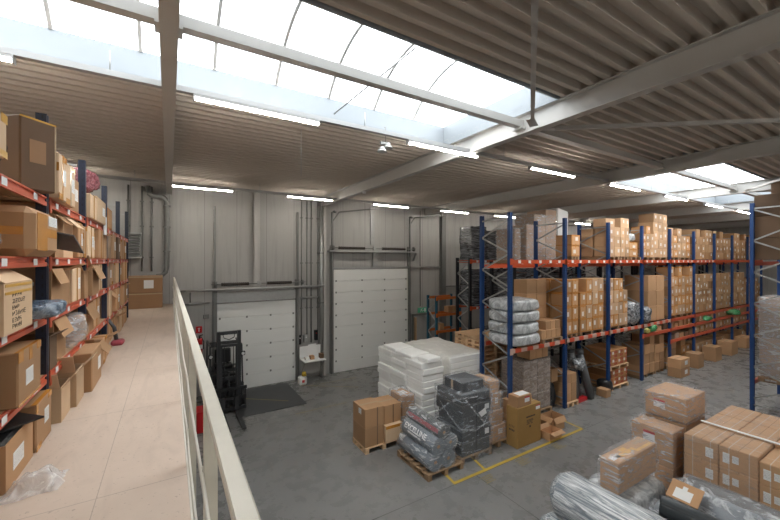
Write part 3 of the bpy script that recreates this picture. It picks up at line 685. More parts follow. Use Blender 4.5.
# upper level
LB = 4.6
pallet(10.36, 8.75, LB, .5, .9, 'flat wooden pallet under the first wrapped brown tower', None, 'woodd', far=True, hgt=.12)
for l in range(3): carton(10.12, 10.42, 8.3, 9.1, LB + .12 + l * .36, LB + .48 + l * .36 - .004, 'card_g', 'wrapped brown carton, %s of slim tower on the second rack row' % ('bottom', 'middle', 'top')[l], G2)
wrap(10.12, 10.42, 8.3, 9.1, LB + .13, LB + 1.2, 'clear wrap around the slim brown tower on the second rack row')
pallet(11.6, 8.75, LB, 1.7, .9, 'flat wooden pallet under the tall wrapped brown tower', None, 'woodd', far=True, hgt=.12)
for c, (xa, xb, H) in enumerate(((10.72, 11.12, 3), (11.14, 11.79, 4), (11.81, 12.44, 4))):
    for l in range(H):
        h = (.42, .41, .465)[c]
        carton(xa, xb, 8.28, 9.1, LB + .12 + l * h, LB + .12 + (l + 1) * h - .004, 'card_g', 'greyish wrapped carton, %s layer, %s column of tall tower beside foam sheet' % (LAY[l], ORD[c]), G2)
wrap(10.72, 11.13, 8.28, 9.1, LB + .13, LB + 1.38, 'clear wrap around the lower left part of the tall brown tower', 'film', .03)
wrap(11.15, 12.44, 8.28, 9.1, LB + .13, LB + 1.76, 'clear wrap around the tall brown tower beside white foam sheet', 'film', .03, seed=3)
mb = MB(); mb.prism([(12.5, LB + .005), (13.12, LB + .005), (13.12, LB + 1.98), (12.5, LB + 2.08)], 'y', 8.25, 8.31); mb.build('foam_sheet', M['white'], None, 'tall white foam sheet standing upright beside the wrapped brown tower', 'foam sheet')
puff(13.18, 13.62, 8.25, 8.9, LB + .005, LB + 1.15, 'silver', 'wrapped_bundle', 'silvery plastic wrapped bundle right of the white foam sheet', 'bundle', .5, .1)
stack(11.35, 7.0, L2, 1, .5, .6, .36, [2], ['c_or'], 'the short orange taped stack', G2)
stack(13.38, 6.86, L2, 2, .40, .55, .36, [3, 3], ['c_cl', 'c_lb'], 'wide pair, upper level third bay', G2, back=1)
carton(13.35, 13.95, 6.95, 7.4, L2 + 1.21, L2 + 1.5, 'c_lb', 'single pale carton lying on top of upper level third bay stack', G2)
stack(14.2, 6.86, L2, 2, .32, .6, .36, [4, 4], ['c_cl', 'c_lb'], 'narrow upright pair, upper level third bay', G2)
pallet(15.2, 7.3, L2, .8, 1.0, 'flat wooden pallet under the white wrapped bags', None, 'woodd', far=True, hgt=.12)
for l in range(2): carton(14.92, 15.6, 6.92, 7.5, L2 + .12 + l * .28, L2 + .4 + l * .28 - .004, 'c_or', 'wide orange taped carton, %s one under the white wrapped bags' % ('lower', 'upper')[l], G2)
puff(14.9, 15.62, 6.92, 7.6, L2 + .70, L2 + 1.06, 'silver', 'wrapped_bundle', 'white and pink wrapped bags on the upper rack level, third bay', 'bundle', .55, .12, seed=5)
stack(15.83, 6.86, L2, 3, .345, .6, .31, [3, 4, 3], ['c_cl', 'c_or', 'c_lb'], 'the mixed load, upper level fourth bay', G2)
stack(16.9, 6.9, L2, 3, .42, .6, .36, [5, 5, 5], ['c_cl', 'c_lb'], 'the highest load, upper level fourth bay', G2)
stack(18.28, 6.9, L2, 5, .44, .6, .32, [4, 3, 4, 3, 3], ['c_cl', 'c_lb', 'c_or'], 'the load past the highest stack, upper level', G2)
# middle level
def bale_stack():
    for l in range(4):
        z = L1 + .015 + l * .335
        t = puff(8.22, 9.5, 6.72, 7.88, z, z + .36, 'silver', 'wrapped_bundle', 'silvery plastic bale, %s of the four stacked at the rack end' % ('bottom one', 'second from bottom', 'third from bottom', 'topmost')[l], 'bale', .38, .07, 2.6, 48, 24, None, 'silvery bales', seed=l * 3)
bale_stack()
pallet(10.05, 7.2, L1, .98, .8, 'flat wooden pallet under the low brown cartons beside silvery bales', None, 'woodd', far=True, hgt=.12)
for i in range(4): carton(9.56 + i * .24, 9.79 + i * .24, 6.85, 7.35, L1 + .12, L1 + .38, 'card', 'brown carton beside the silvery bales, lower row, %s from the left' % ORD[i], G1)
for i in range(3): carton(9.80 + i * .24, 10.03 + i * .24, 6.87, 7.35, L1 + .383, L1 + .64, 'card', 'brown carton beside the silvery bales, upper row, %s from the left' % ORD[i], G1)
for i in range(2):
    for l in range(4): carton(9.57 + i * .5, 10.05 + i * .5, 7.38, 7.88, L1 + .13 + l * .44, L1 + .57 + l * .44 - .004, 'card', 'large carton, %s layer, %s tower behind low cartons by silvery bales' % (LAY[l], ('left', 'right')[i]), G1)
stack(10.80, 6.86, L1, 2, .36, .55, .44, [4, 4], ['c_or'], 'orange taped load, middle level second bay', G1, back=1)
stack(11.58, 6.84, L1, 4, .36, .55, .44, [3, 4, 4, 4], ['c_or', 'c_lb'], 'the tall label row, middle level second bay', G1, back=0)
stack(13.37, 6.84, L1, 4, .33, .55, .43, [4, 4, 4, 3], ['c_or', 'c_lb', 'c_or'], 'the label row, middle level third bay', G1, back=1)
puff(14.74, 15.66, 6.72, 7.8, L1 + .005, L1 + .98, 'gwrap', 'wrapped_bundle', 'crumpled grey plastic wrapped bundle on the middle rack level', 'bundle', .6, .16, seed=9)
puff(15.84, 16.42, 6.68, 7.3, L1 + .005, L1 + .68, 'gwrap', 'wrapped_bundle', 'smaller grey plastic bundle right of the crumpled one', 'bundle', .65, .16, seed=19)
for l in range(3):
    for i in range(2): carton(16.55 + i * .72, 17.24 + i * .72, 6.95, 7.85, L1 + .02 + l * .62, L1 + .63 + l * .62, 'card', 'very large plain carton, %s layer, %s column, middle level fourth bay' % (LAY[l], ('left', 'right')[i]), G1)
stack(18.28, 6.84, L1, 6, .385, .55, .42, [5, 4, 5, 4, 4, 5], ['c_or', 'c_lb', 'c_or'], 'the long label row, middle level fifth bay', G1)
# far bays: more cartons than anyone would single out
mb = MB(); rnd = random.Random(3)
def far_row(x0, x1, z0, zmax, yf, cw=(.3, .48), lh=.36):
    x = x0
    while x < x1:
        cwid = rnd.uniform(*cw); n = rnd.randint(max(1, int(zmax / lh) - 1), int(zmax / lh))
        for l in range(n):
            y0 = yf + rnd.uniform(0, .05); za = z0 + l * lh; mb.cbox(x, x + cwid - .015, y0, yf + .6, za + .002, za + lh - .004, .006)
            if rnd.random() < .7:
                lx = x + cwid * rnd.uniform(.15, .5); lz = za + lh * rnd.uniform(.2, .5); mb.quad((lx, y0 - .002, lz), (lx + .11, y0 - .002, lz), (lx + .11, y0 - .002, lz + .13), (lx, y0 - .002, lz + .13), 1)
        x += cwid
for b in range(5, 9):
    far_row(FX[b] + .1, FX[b + 1] - .1, L2 + .03, 1.5, 6.88); far_row(FX[b] + .1, FX[b + 1] - .1, L1 + .03, 2.1 if b < 8 else 1.5, 6.88)
    for z, h in ((1.8, .35), (1.3, .4)): far_row(FX[b] + .1, FX[b + 1] - .1, z + .01, h, 6.85, (.25, .6), .3)
mbf = mb
# rear rack goods: dark wrapped stacks
k = 0
for b in range(3):
    for i in range(3):
        x = FB[b] + .12 + i * .88
        for z, h, w_ in ((4.73, 1.25, 'upper'), (2.79, 1.5, 'middle')):
            if z > 4 and b == 0 and i == 0: h = 1.38
            o = wrap(x, x + .78, 10.95, 11.65, z, z + h, 'black stack in highlight streaked wrap on rear rack, %s level, %s along' % (w_, ORD[b * 3 + i]), 'bwrap', .05, .0, 8, 'dark wrapped stacks on the rear rack', 'wrapped goods', 'wrapped_stack', seed=k); k += 1
for i in range(6):
    wrap(10.2 + i * .85, 10.95 + i * .85, 8.3, 9.1, 2.31, 4.25 - (i % 3) * .12, 'black wrapped stack on the second rack row middle level, %s along' % ORD[i], 'bwrap', .05, 0, 8, 'dark wrapped stacks on the second rack row', 'wrapped goods', 'wrapped_stack', seed=60 + i)
for i in range(4):
    wrap(10.75 + i * .9, 11.5 + i * .9, 10.95, 11.65, .002, 1.7, 'black wrapped stack on the floor under the rear rack, %s along' % ORD[i], 'bwrap', .05, 0, 8, 'dark wrapped stacks on the rear rack', 'wrapped goods', 'wrapped_stack', seed=40 + i)
# low shelves and floor of the aisle rack
G3 = 'small boxes on the low shelves'
cnt = {1.8: 0, 1.3: 0}
for z in (1.8, 1.3):
    for b in range(3 if z > 1.5 else 4, 5):
        mb = MB().box(FX[b] + .06, FX[b + 1] - .06, 6.86, 7.9, z - .02, z + .0); mb.build('shelf_board', M['woodd'], None, 'thin shelf board on the %s shelf, %s' % ('upper low' if z > 1.5 else 'lower low', 'beside the wide brown stacks' if b == 3 else 'further along the rack'), 'shelf board')
        x = FX[b] + .14 + (.75 if z > 1.5 and b == 3 else 0)
        while x < FX[b + 1] - .4:
            wd = random.uniform(.26, .42); h = random.uniform(.16, .33)
            carton(x, x + wd, 6.86, 7.4, z, z + h, random.choice(['card', 'card_d', 'c_or', 'card_g']), 'small box on the %s low shelf, %s from the left' % ('upper' if z > 1.5 else 'lower', ORD[min(13, cnt[z])]), G3); cnt[z] += 1
            x += wd + random.uniform(.05, .2)
def heap(cx, cy, z, r, mat, label, cat='bag', name='plastic_bag', h=.2, seed=0): return puff(cx - r, cx + r, cy - r * .8, cy + r * .8, z + .002, z + h, mat, name, label, cat, .8, .3, 5, 24, 12, seed=seed)
heap(16.12, 6.9, 1.8, .28, 'yellow', 'yellow green bag on the upper low shelf by the blue post', h=.26)
heap(16.68, 6.9, 1.8, .27, 'green', 'bright green bag right of the yellow one on the low shelf', h=.32, seed=4)
heap(22.0, 6.78, 1.8, .3, 'green', 'small green bag far along the upper low shelf', h=.25, seed=6); heap(25.4, 6.78, 1.8, .5, 'green', 'green sack furthest along the upper low shelf', h=.36, seed=8)
# ---- on the floor under the blue rack
for i in range(2):
    for l in range(3):
        carton(8.93 + i * .65, 9.57 + i * .65, 7.0, 7.85, .15 + l * .51, .655 + l * .51, 'wrapg', 'big grey brown wrapped carton, %s layer, %s of two under rack end' % (LAY[l], ('left', 'right')[i]), G0, bev=.02)
pallet(9.58, 7.4, 0, 1.28, .9, 'wooden pallet under the big grey brown wrapped cartons', None, 'woodd')
wrap(8.93, 10.22, 7.0, 7.85, .16, 1.68, 'clear wrap around the big grey brown cartons under rack end', 'film_thin', .02)
for i in range(3): carton(9.25 + i * .29, 9.53 + i * .29, 7.02, 7.5, 1.71, 2.03, 'card', 'brown carton on top of the grey wrapped cartons, %s from left' % ORD[i], G0)
for l in range(2): carton(7.95, 8.85, 6.3 + .35, 6.94, .02 + l * .42, .43 + l * .42, 'card', 'flat brown carton behind the tall golden box, %s' % ('lower', 'upper')[l], G0)
gb = carton(7.38, 8.3, 5.97, 6.31, 0, 1.0, 'card_gold', 'tall golden brown box with black print standing by the yellow line', None, 'cardboard_box', cat='box')
patch(gb, '-y', .78, .96, .84, .95, 'rlabel', 'shipping_label')
mb = MB()
for r_, (zz, x0, x1, h) in enumerate([(.70, 7.72, 8.07, .035), (.63, 7.74, 7.98, .016), (.60, 7.74, 8.0, .016), (.57, 7.74, 7.96, .016), (.53, 7.74, 7.85, .02), (.53, 7.9, 7.97, .02), (.44, 7.84, 7.9, .05)]):
    x = x0
    while x < x1: mb.box(x, min(x + .03, x1), 5.9685, 5.9695, zz, zz + h); x += .036
mb.build('black_print', M['ink'], gb)
mb = MB()
for zz, h in ((.5, .012), (.53, .012), (.40, .05)):
    for i in range(4): mb.box(7.3785, 7.3795, 6.06 + i * .045, 6.09 + i * .045, zz, zz + h)
mb.build('black_print', M['ink'], gb)
patch(gb, 'top', 0, 1, .46, .54, 'ctape', 'packing_tape')
o = carton(7.42, 7.95, 5.99, 6.29, 1.003, 1.28, 'card', 'small brown carton with white lid label standing on the golden box', None, 'cardboard_box', cat='box'); patch(o, '-y', .5, .85, .35, .85, 'rlabel', 'shipping_label'); patch(o, 'top', .25, .95, .15, .85, 'white', 'paper_sheet')
def flap(o, p0, p1, out, drop, ln, mat, th=.006):
    """a lid flap hinged on edge p0-p1, reaching out by vector out*ln and down by drop"""
    p0 = Vector(p0); p1 = Vector(p1); d = Vector(out) * ln + Vector((0, 0, drop)); e = (p1 - p0).normalized() * .008
    a = [p0 + e, p1 - e, p1 + d - e * 2, p0 + d + e * 2]; n = (p1 - p0).cross(d).normalized() * th
    mb = MB(); mb.add(a + [q + n for q in a], [(0, 1, 2, 3), (7, 6, 5, 4), (0, 4, 5, 1), (1, 5, 6, 2), (2, 6, 7, 3), (3, 7, 4, 0)])
    return mb.build('flap', M[mat], o)
def open_box(x0, x1, y0, y1, z0, z1, label, mat='card', flaps='nsew', group=None, drops=None, name='open_carton', fl=None, inside=None, cat='open carton'):
    t = thing(name, label, cat, ((x0 + x1) / 2, (y0 + y1) / 2, z0), group); w_ = .008; mb = MB()
    o = [(x0, y0), (x1, y0), (x1, y1), (x0, y1)]; i = [(x0 + w_, y0 + w_), (x1 - w_, y0 + w_), (x1 - w_, y1 - w_), (x0 + w_, y1 - w_)]
    vs = [(*p, z0 + .001) for p in o] + [(*p, z1) for p in o] + [(*p, z1) for p in i] + [(*p, z0 + .015) for p in i]
    fs = [(0, 3, 2, 1)] + [(k, (k + 1) % 4, 4 + (k + 1) % 4, 4 + k) for k in range(4)] + [(4 + k, 4 + (k + 1) % 4, 8 + (k + 1) % 4, 8 + k) for k in range(4)] + [(8 + k, 8 + (k + 1) % 4, 12 + (k + 1) % 4, 12 + k) for k in range(4)] + [(12, 13, 14, 15)]
    mb.add(vs, fs); mb.build('carton_body', M[mat], t)
    L_ = fl or min(x1 - x0, y1 - y0) * .5; dr = dict(n=-.6, s=-.7, e=-.5, w=.5); dr.update(drops or {})
    for f in flaps:
        d = dr[f]; k = max(.15, 1 - abs(d)) ; ln = L_ * k; dz = L_ * d
        if f == 's': flap(t, (x0, y0 - .002, z1), (x1, y0 - .002, z1), (0, -1, 0), dz, ln, mat)
        if f == 'n': flap(t, (x1, y1 + .002, z1), (x0, y1 + .002, z1), (0, 1, 0), dz, ln, mat)
        if f == 'e': flap(t, (x1 + .002, y0, z1), (x1 + .002, y1, z1), (1, 0, 0), dz, ln, mat)
        if f == 'w': flap(t, (x0 - .002, y1, z1), (x0 - .002, y0, z1), (-1, 0, 0), dz, ln, mat)
    if inside: MB().cbox(x0 + .02, x1 - .02, y0 + .02, y1 - .02, z0 + .02, z1 - .05, .02).build('contents', M[inside], t)
    return t
open_box(8.42, 8.92, 5.78, 6.08, .0, .2, 'low open brown carton with folded flaps right of golden box', 'card', 'nse', drops=dict(n=.4, s=-.2, e=-.55))
open_box(8.96, 9.46, 6.05, 6.45, .0, .36, 'taller open brown carton by the yellow line with torn flaps', 'card', 'sw', drops=dict(s=-.6, w=-.5))
puff(10.26, 10.59, 7.0, 7.6, .002, .85, 'black', 'bin_bag', 'black plastic sack between the grey cartons and blue post', 'sack', .6, .15, seed=3)
open_box(10.27, 10.58, 7.0, 7.5, .86, 1.26, 'open brown carton resting on the black plastic sack', 'card', 'sw', drops=dict(s=.3, w=.2))
pallet(11.1, 7.2, 0, .62, .8, 'small wooden pallet under brown stack right of second blue post', None, 'wood')
for c in range(2):
    for l in range(3): carton(10.8 + c * .3, 11.09 + c * .3, 6.86, 7.5, .145 + l * .3, .44 + l * .3, 'card', 'brown carton, %s layer, %s column, stack right of second blue post' % (LAY[l], ('left', 'right')[c]), G0)
# felt rolls leaning
t = thing('metal_plate', 'red metal plate under the grey felt rolls', 'base', (11.6, 7.1, 0)); MB().box(11.4, 12.0, 6.85, 7.4, .002, .12).build('plate', M['red'], t)
for i, (xb, xt, yb_, r, zt) in enumerate([(11.5, 11.6, 6.95, .1, 1.55), (11.78, 11.78, 7.05, .11, 1.65), (12.2, 11.95, 6.85, .12, 1.5), (12.48, 12.15, 7.0, .12, 1.6), (12.75, 12.4, 7.2, .1, 1.45)]):
    z0 = .125 if i < 2 else .005
    mb = MB().tube([(xb, yb_, z0 + .02), (xt, yb_ + .25, zt)], r, 14); o = mb.build('felt_roll', M['rollf'], None, 'grey felt roll leaning in the rack, %s from the left' % ORD[i], 'roll', 'grey felt rolls')
puff(11.35, 11.95, 6.72, 7.3, 1.0, 1.45, 'gwrap', 'plastic_bag', 'crumpled pale plastic draped over the grey felt rolls', 'plastic', .8, .3, 5, seed=14)
# red printed cartons
pallet(14.15, 7.35, 0, 1.2, 1.0, 'wooden pallet under the red printed cartons', None, 'wood')
for l in range(2):
    for i in range(3): carton(13.62 + i * .38, 13.99 + i * .38, 6.9, 7.8, .145 + l * .29, .43 + l * .29, 'c_rd', 'red printed carton, lower pile, %s layer, %s from left' % (LAY[l], ORD[i]), G0)
pallet(14.1, 7.35, .73, 1.3, 1.0, 'second wooden pallet between the two piles of red printed cartons', None, 'wood')
for l in range(2):
    for i in range(3): carton(13.5 + i * .4, 13.89 + i * .4, 6.88, 7.85, .88 + l * .28, 1.155 + l * .28, 'c_rd', 'red printed carton, upper pile, %s layer, %s from left' % (LAY[l], ORD[i]), G0)
puff(13.0, 13.55, 6.7, 7.2, .002, .5, 'black', 'bin_bag', 'black plastic sack on the floor left of the red printed cartons', 'sack', .7, .15, seed=12)
carton(12.72, 13.0, 6.6, 6.95, .0, .26, 'card', 'small pale brown box on the floor beside a blue post foot', G0)
stack(15.85, 6.95, 0, 3, .42, .7, .40, [3, 3, 4], ['card'], 'the plain floor load behind the carton pair', G0)
stack(17.15, 6.95, 0, 2, .42, .7, .36, [3, 4], ['card'], 'the second plain floor load', G0)
for l in range(2):
    o = carton(17.35, 18.2, 6.15, 6.6, l * .37, .365 + l * .37, 'card', '%s of two brown cartons standing in the aisle before a blue post' % ('lower', 'upper')[l], None, 'cardboard_box', cat='box')
    patch(o, '-y', .45, .75, .3, .75, 'label', 'shipping_label'); patch(o, 'top', 0, 1, .46, .54, 'ctape', 'packing_tape')
for i, (x, y, wd, dp, h) in enumerate([(19.55, 6.3, .6, .45, .62), (21.55, 6.3, .75, .5, .66), (23.6, 6.3, .9, .55, .66), (26.2, 6.4, 1.2, .5, .55)]):
    o = carton(x, x + wd, y, y + dp, 0, h, 'card', 'brown box in the aisle before the rack, %s beyond the stacked pair' % ORD[i], None, 'cardboard_box', cat='box'); patch(o, 'top', 0, 1, .45, .55, 'ctape', 'packing_tape')
stack(18.3, 7.0, 0, 2, .5, .6, .35, [3, 3], ['c_or', 'card'], 'the floor load behind the pair, fifth bay', G0)
stack(19.8, 7.0, 0, 2, .5, .6, .35, [3, 2], ['c_or', 'card'], 'the floor load at the end of the fifth bay', G0)
for b in range(5, 9): 
    mb = mbf; far_row(FX[b] + .1, FX[b + 1] - .1, .01, .9, 6.9, (.4, .7), .38)
mbf.build('carton_rows', [M['card_far'], M['label']], None, 'rows of taped cartons filling the far bays of the blue rack', 'cartons', None, 'stuff')
# ---- near right rack goods
for l in range(3): 
    carton(15.34, 16.74, 2.62, 3.58, 4.72 + l * .66, 5.375 + l * .66, 'card_d', 'big dark brown carton on the near right rack, %s' % ('lowest visible', 'middle', 'upper')[l], 'dark cartons on the near right rack', bev=.012)
o = carton(15.75, 17.1, 2.45, 3.3, 6.71, 7.15, 'card_d', 'big dark brown carton topmost under the roof on near right rack', None)
pallet(16.1, 3.05, 1.0, 1.3, .95, 'dark pallet under the grey wrapped cartons on the near right rack', None, 'woodd')
for c in range(3):
    for l in range(6): carton(15.5 + c * .42, 15.91 + c * .42, 2.65, 3.5, 1.15 + l * .4, 1.545 + l * .4, 'card_g', 'grey brown carton, %s layer, %s column, wrapped load on near right rack' % (LAY[l], ORD[c]), 'wrapped cartons on the near right rack')
wrap(15.5, 16.75, 2.65, 3.5, 1.16, 3.56, 'milky wrap around the cartons on the near right rack', 'film2', .04)

# ------------------------------------------------------------------ goods in the middle of the hall
GA = 'plain cartons on the small pallet'
pallet(4.58, 8.08, 0, 1.06, .72, 'wooden pallet under the plain brown cartons in mid floor', None, 'wood')
for l in range(2):
    o = carton(4.05, 4.58, 7.75, 8.42, .145 + l * .465, .607 + l * .465, 'card', 'plain brown carton, %s of the left pair on the mid floor pallet' % ('lower', 'upper')[l], GA, 'cardboard_box', cat='box')
    patch(o, '-y', .62, .68, 0, 1, 'card_d', 'seam_tape'); 
    if l: patch(o, '-x', .3, .52, .62, .9, 'label', 'shipping_label'); patch(o, 'top', 0, 1, .45, .55, 'ctape', 'packing_tape')
o = carton(4.60, 5.1, 7.68, 8.05, .145, .56, 'card_l', 'low pale carton with orange tape at front right of mid floor pallet', None, 'cardboard_box', cat='box'); patch(o, '-y', 0, 1, .82, 1, 'tape', 'packing_tape')
o = carton(4.60, 5.08, 8.07, 8.42, .145, .56, 'card', 'hidden lower carton at the rear right of mid floor pallet', None, 'cardboard_box', cat='box')
o = carton(4.62, 5.12, 7.8, 8.42, .565, 1.03, 'card', 'upper right plain carton on the mid floor pallet', None, 'cardboard_box', cat='box'); patch(o, '-y', .5, .56, 0, 1, 'card_d', 'seam_tape'); patch(o, 'top', 0, 1, .45, .55, 'ctape', 'packing_tape')
# wrapped carton behind
o = carton(5.3, 5.68, 8.0, 8.6, .0, 1.06, 'card', 'brown carton in glossy wrap leaning before the white foam stack', None, 'cardboard_box', cat='box'); patch(o, 'top', .2, .8, .3, .7, 'white', 'paper_sheet')
wrap(5.3, 5.68, 8.0, 8.6, .01, 1.06, 'glossy wrap around the carton in front of the white foam stack', 'film', .05, .01, seed=8)
# foam stack
for px_, py_ in ((6.32, 8.55), (6.32, 9.8), (7.65, 8.55), (7.65, 9.8)):
    pallet(px_, py_, 0, .86 if px_ < 7 else 1.5, 1.2, 'wooden pallet under the white foam stack, %s %s' % ('front' if py_ < 9 else 'rear', 'left' if px_ < 7 else 'right'), None, 'wood')
GF = 'white foam blocks'
for l in range(10):
    for j in range(3):
        a = random.uniform(-.02, .02); b = random.uniform(-.02, .02); dx = random.uniform(-.035, .035)
        y0 = 7.95 + j * .83; carton(5.93 + dx, 6.68 + dx, y0 + b, y0 + .81 + b, .145 + l * .172, .312 + l * .172, 'foam', 'white foam block, layer %s from floor, %s of the left foam pile' % (ORD[l], ('front', 'middle', 'rear')[j]), GF, 'foam_block', cat='foam block', bev=.02)
    for j in range(2):
        dx = random.uniform(-.02, .02); y0 = 7.98 + j * 1.22; carton(6.98 + dx, 8.3 + dx, y0, y0 + 1.2, .145 + l * .172, .312 + l * .172, 'foam', 'white foam block, layer %s from floor, %s of the right foam pile' % (ORD[l], ('front', 'rear')[j]), GF, 'foam_block', cat='foam block', bev=.02)
o = carton(6.0, 6.5, 7.86, 8.3, 1.875, 2.0, 'foam', 'loose white foam block lying at front on top of the left pile', None, 'foam_block', .1, cat='foam block', bev=.02)
def sheet_over(x0, x1, y0, y1, zt, drop, label, mat, amp=.03, seed=0):
    def P(u, v):
        x = x0 + (x1 - x0) * u; y = y0 + (y1 - y0) * v
        du = max(0, .12 - u) / .12 + max(0, u - .88) / .12; dv = max(0, .16 - v) / .16 + max(0, v - .84) / .16
        dd = min(1.4, du + dv); cx = min(max(x, x0 + .12 * (x1 - x0) - .015), x1 - .12 * (x1 - x0) + .015); cy = min(max(y, y0 + .16 * (y1 - y0) - .015), y1 - .16 * (y1 - y0) + .015)
        n = noise.noise(Vector((x * 2.5, y * 2.5, seed))) 
        f = max(du, dv)
        return (cx + (x - cx) * .12 + n * .01, cy + (y - cy) * .12 + n * .01, zt + amp * abs(n) + .012 - drop * f * (1 + .35 * n))
    return MB().sheet(P, 40, 30).build('cover_sheet', [M[mat]], None, label, 'plastic sheet')
sheet_over(6.75, 8.53, 7.50, 10.85, 1.875, .9, 'milky plastic sheet draped over the right foam pile', 'cloth', .05)
for i, (x, y, r_) in enumerate(((6.25, 8.9, .05), (6.3, 9.75, -.03))): carton(x - .35, x + .35, y - .38, y + .38, 1.871, 1.965, 'foam', 'thin white foam block on top of the left foam pile, %s one' % ('front', 'rear')[i], GF, 'foam_block', r_, cat='foam block', bev=.02)
# roll pack on pallet
RX, RY = 5.18, 6.68
pallet(5.18, 6.68, 0, 1.0, 1.22, 'weathered pallet under the wrapped blue grey rolls', None, 'woodd')
rolls = [(4.9, .34, .19, 'roll', 'front bottom'), (5.26, .34, .19, 'roll', 'rear bottom'), (4.98, .66, .18, 'roll', 'middle front'), (5.32, .68, .17, 'roll', 'middle rear'), (5.14, .93, .165, 'rolld', 'dark topmost')]
for x, z, r, m_, wh in rolls:
    o = MB().tube([(x, 6.1, z), (x + .01, 7.3, z)], r, 24).build('fabric_roll', M[m_], None, '%s roll of the wrapped roll pack on the pallet' % wh, 'roll', 'rolls in the wrapped pack')
    MB().tube([(x, 6.097, z), (x, 6.0995, z)], .04, 12).build('core', M['card'], o)
    if m_ == 'rolld':
        mb = MB(); n = 6
        pts = [(x - (r + .003) * math.cos(a), z + (r + .003) * math.sin(a)) for a in [R(-2 + 7 * i) for i in range(n)]]
        mb.add([(p[0], y, p[1]) for y in (6.12, 7.28) for p in pts], [(i, i + 1, n + i + 1, n + i) for i in range(n - 1)], 0, True); mb.build('red_stripe', M['stripe'], o)
def hull_wrap(circ, y0, y1, pad, label, mat, ny=24, na=64, amp=.03, seed=0):
    """plastic pulled around a bundle of rolls lying along Y"""
    cx = sum(c[0] for c in circ) / len(circ); cz = sum(c[1] for c in circ) / len(circ); vs = []; fs = []
    prof = []
    for i in range(na):
        a = 2 * math.pi * i / na; d = Vector((math.cos(a), math.sin(a))); best = 0
        for (x, z, r, *_) in circ:
            o = Vector((cx - x, cz - z)); b = o.dot(d); q = b * b - (o.dot(o) - r * r)
            if q > 0: best = max(best, -b + math.sqrt(q))
        prof.append(best)
    for _ in range(2): prof = [max(prof[i], .25 * prof[i - 1] + .5 * prof[i] + .25 * prof[(i + 1) % na]) for i in range(na)]
    ys = [y0 + (y1 - y0) * j / ny for j in range(ny + 1)]
    for j, y in enumerate(ys):
        for i in range(na):
            a = 2 * math.pi * i / na; k = prof[i] + pad + amp * max(0, noise.noise(Vector((math.cos(a) * 3, math.sin(a) * 3, y * 1.6 + seed))))
            vs.append((cx + math.cos(a) * k, y, max(cz + math.sin(a) * k, min(c[1] - c[2] for c in circ) + .001)))
    for j in range(ny):
        for i in range(na): fs.append((j * na + i, j * na + (i + 1) % na, (j + 1) * na + (i + 1) % na, (j + 1) * na + i))
    mb = MB(); mb.add(vs, fs, 0, True)
    for e, yy, sg in ((0, y0, -1), (ny, y1, 1)):
        ring = []; o = len(mb.v)
        for rr, dy in ((.97, .015), (.8, .03), (.45, .035)):
            for i in range(na):
                p = vs[e * na + i]; n = noise.noise(Vector((p[0] * 6, p[2] * 6, seed + rr))) * .03; mb.v.append((cx + (p[0] - cx) * rr, yy + sg * (dy + abs(n)), cz + (p[2] - cz) * rr))
        base = e * na
        for q in range(3):
            b0 = base if q == 0 else o + (q - 1) * na; b1 = o + q * na
            for i in range(na): mb.f.append((b0 + i, b0 + (i + 1) % na, b1 + (i + 1) % na, b1 + i)); mb.m.append(0); mb.s.append(True)
        mb.f.append(tuple(o + 2 * na + i for i in range(na))); mb.m.append(0); mb.s.append(True)
    return mb.build('stretch_wrap', M[mat], None, label, 'plastic film')
ww = hull_wrap([(x, z, r + .004) for x, z, r, *_ in rolls], 6.08, 7.32, .012, 'clear film around the pack of blue grey rolls on the pallet', 'film', seed=2)
# white lettering printed on the film, front side
def lettering(name, txt, size, mat, parent, origin, xdir, ydir, bold=.0):
    cu = bpy.data.curves.new(name, 'FONT'); cu.body = txt; cu.size = size; cu.extrude = .001; cu.offset = bold
    tmp = bpy.data.objects.new('tmp', cu); C.objects.link(tmp); dg = bpy.context.evaluated_depsgraph_get(); me = bpy.data.meshes.new_from_object(tmp.evaluated_get(dg)); bpy.data.objects.remove(tmp)
    X = Vector(xdir).normalized(); Y = Vector(ydir).normalized(); Z = X.cross(Y)
    m4 = Matrix(((X.x, Y.x, Z.x, origin[0]), (X.y, Y.y, Z.y, origin[1]), (X.z, Y.z, Z.z, origin[2]), (0, 0, 0, 1)))
    if parent is not None:
        p = parent; o0 = Vector((0, 0, 0))
        while p: o0 += p.location; p = p.parent
        m4 = Matrix.Translation(-o0) @ m4
    me.transform(m4); me.materials.clear(); me.materials.append(M[mat]); o = bpy.data.objects.new(name, me); C.objects.link(o); o.parent = parent; return o
lettering('printed_lettering', 'EXCELLINE', .17, 'white', ww, (4.80, 7.18, .735), (0, -1, 0), (.12, 0, .2), .004)
MB().bar((4.785, 7.0, .69), (4.785, 6.5, .69), .006, .035).build('printed_bar', M['white'], ww)
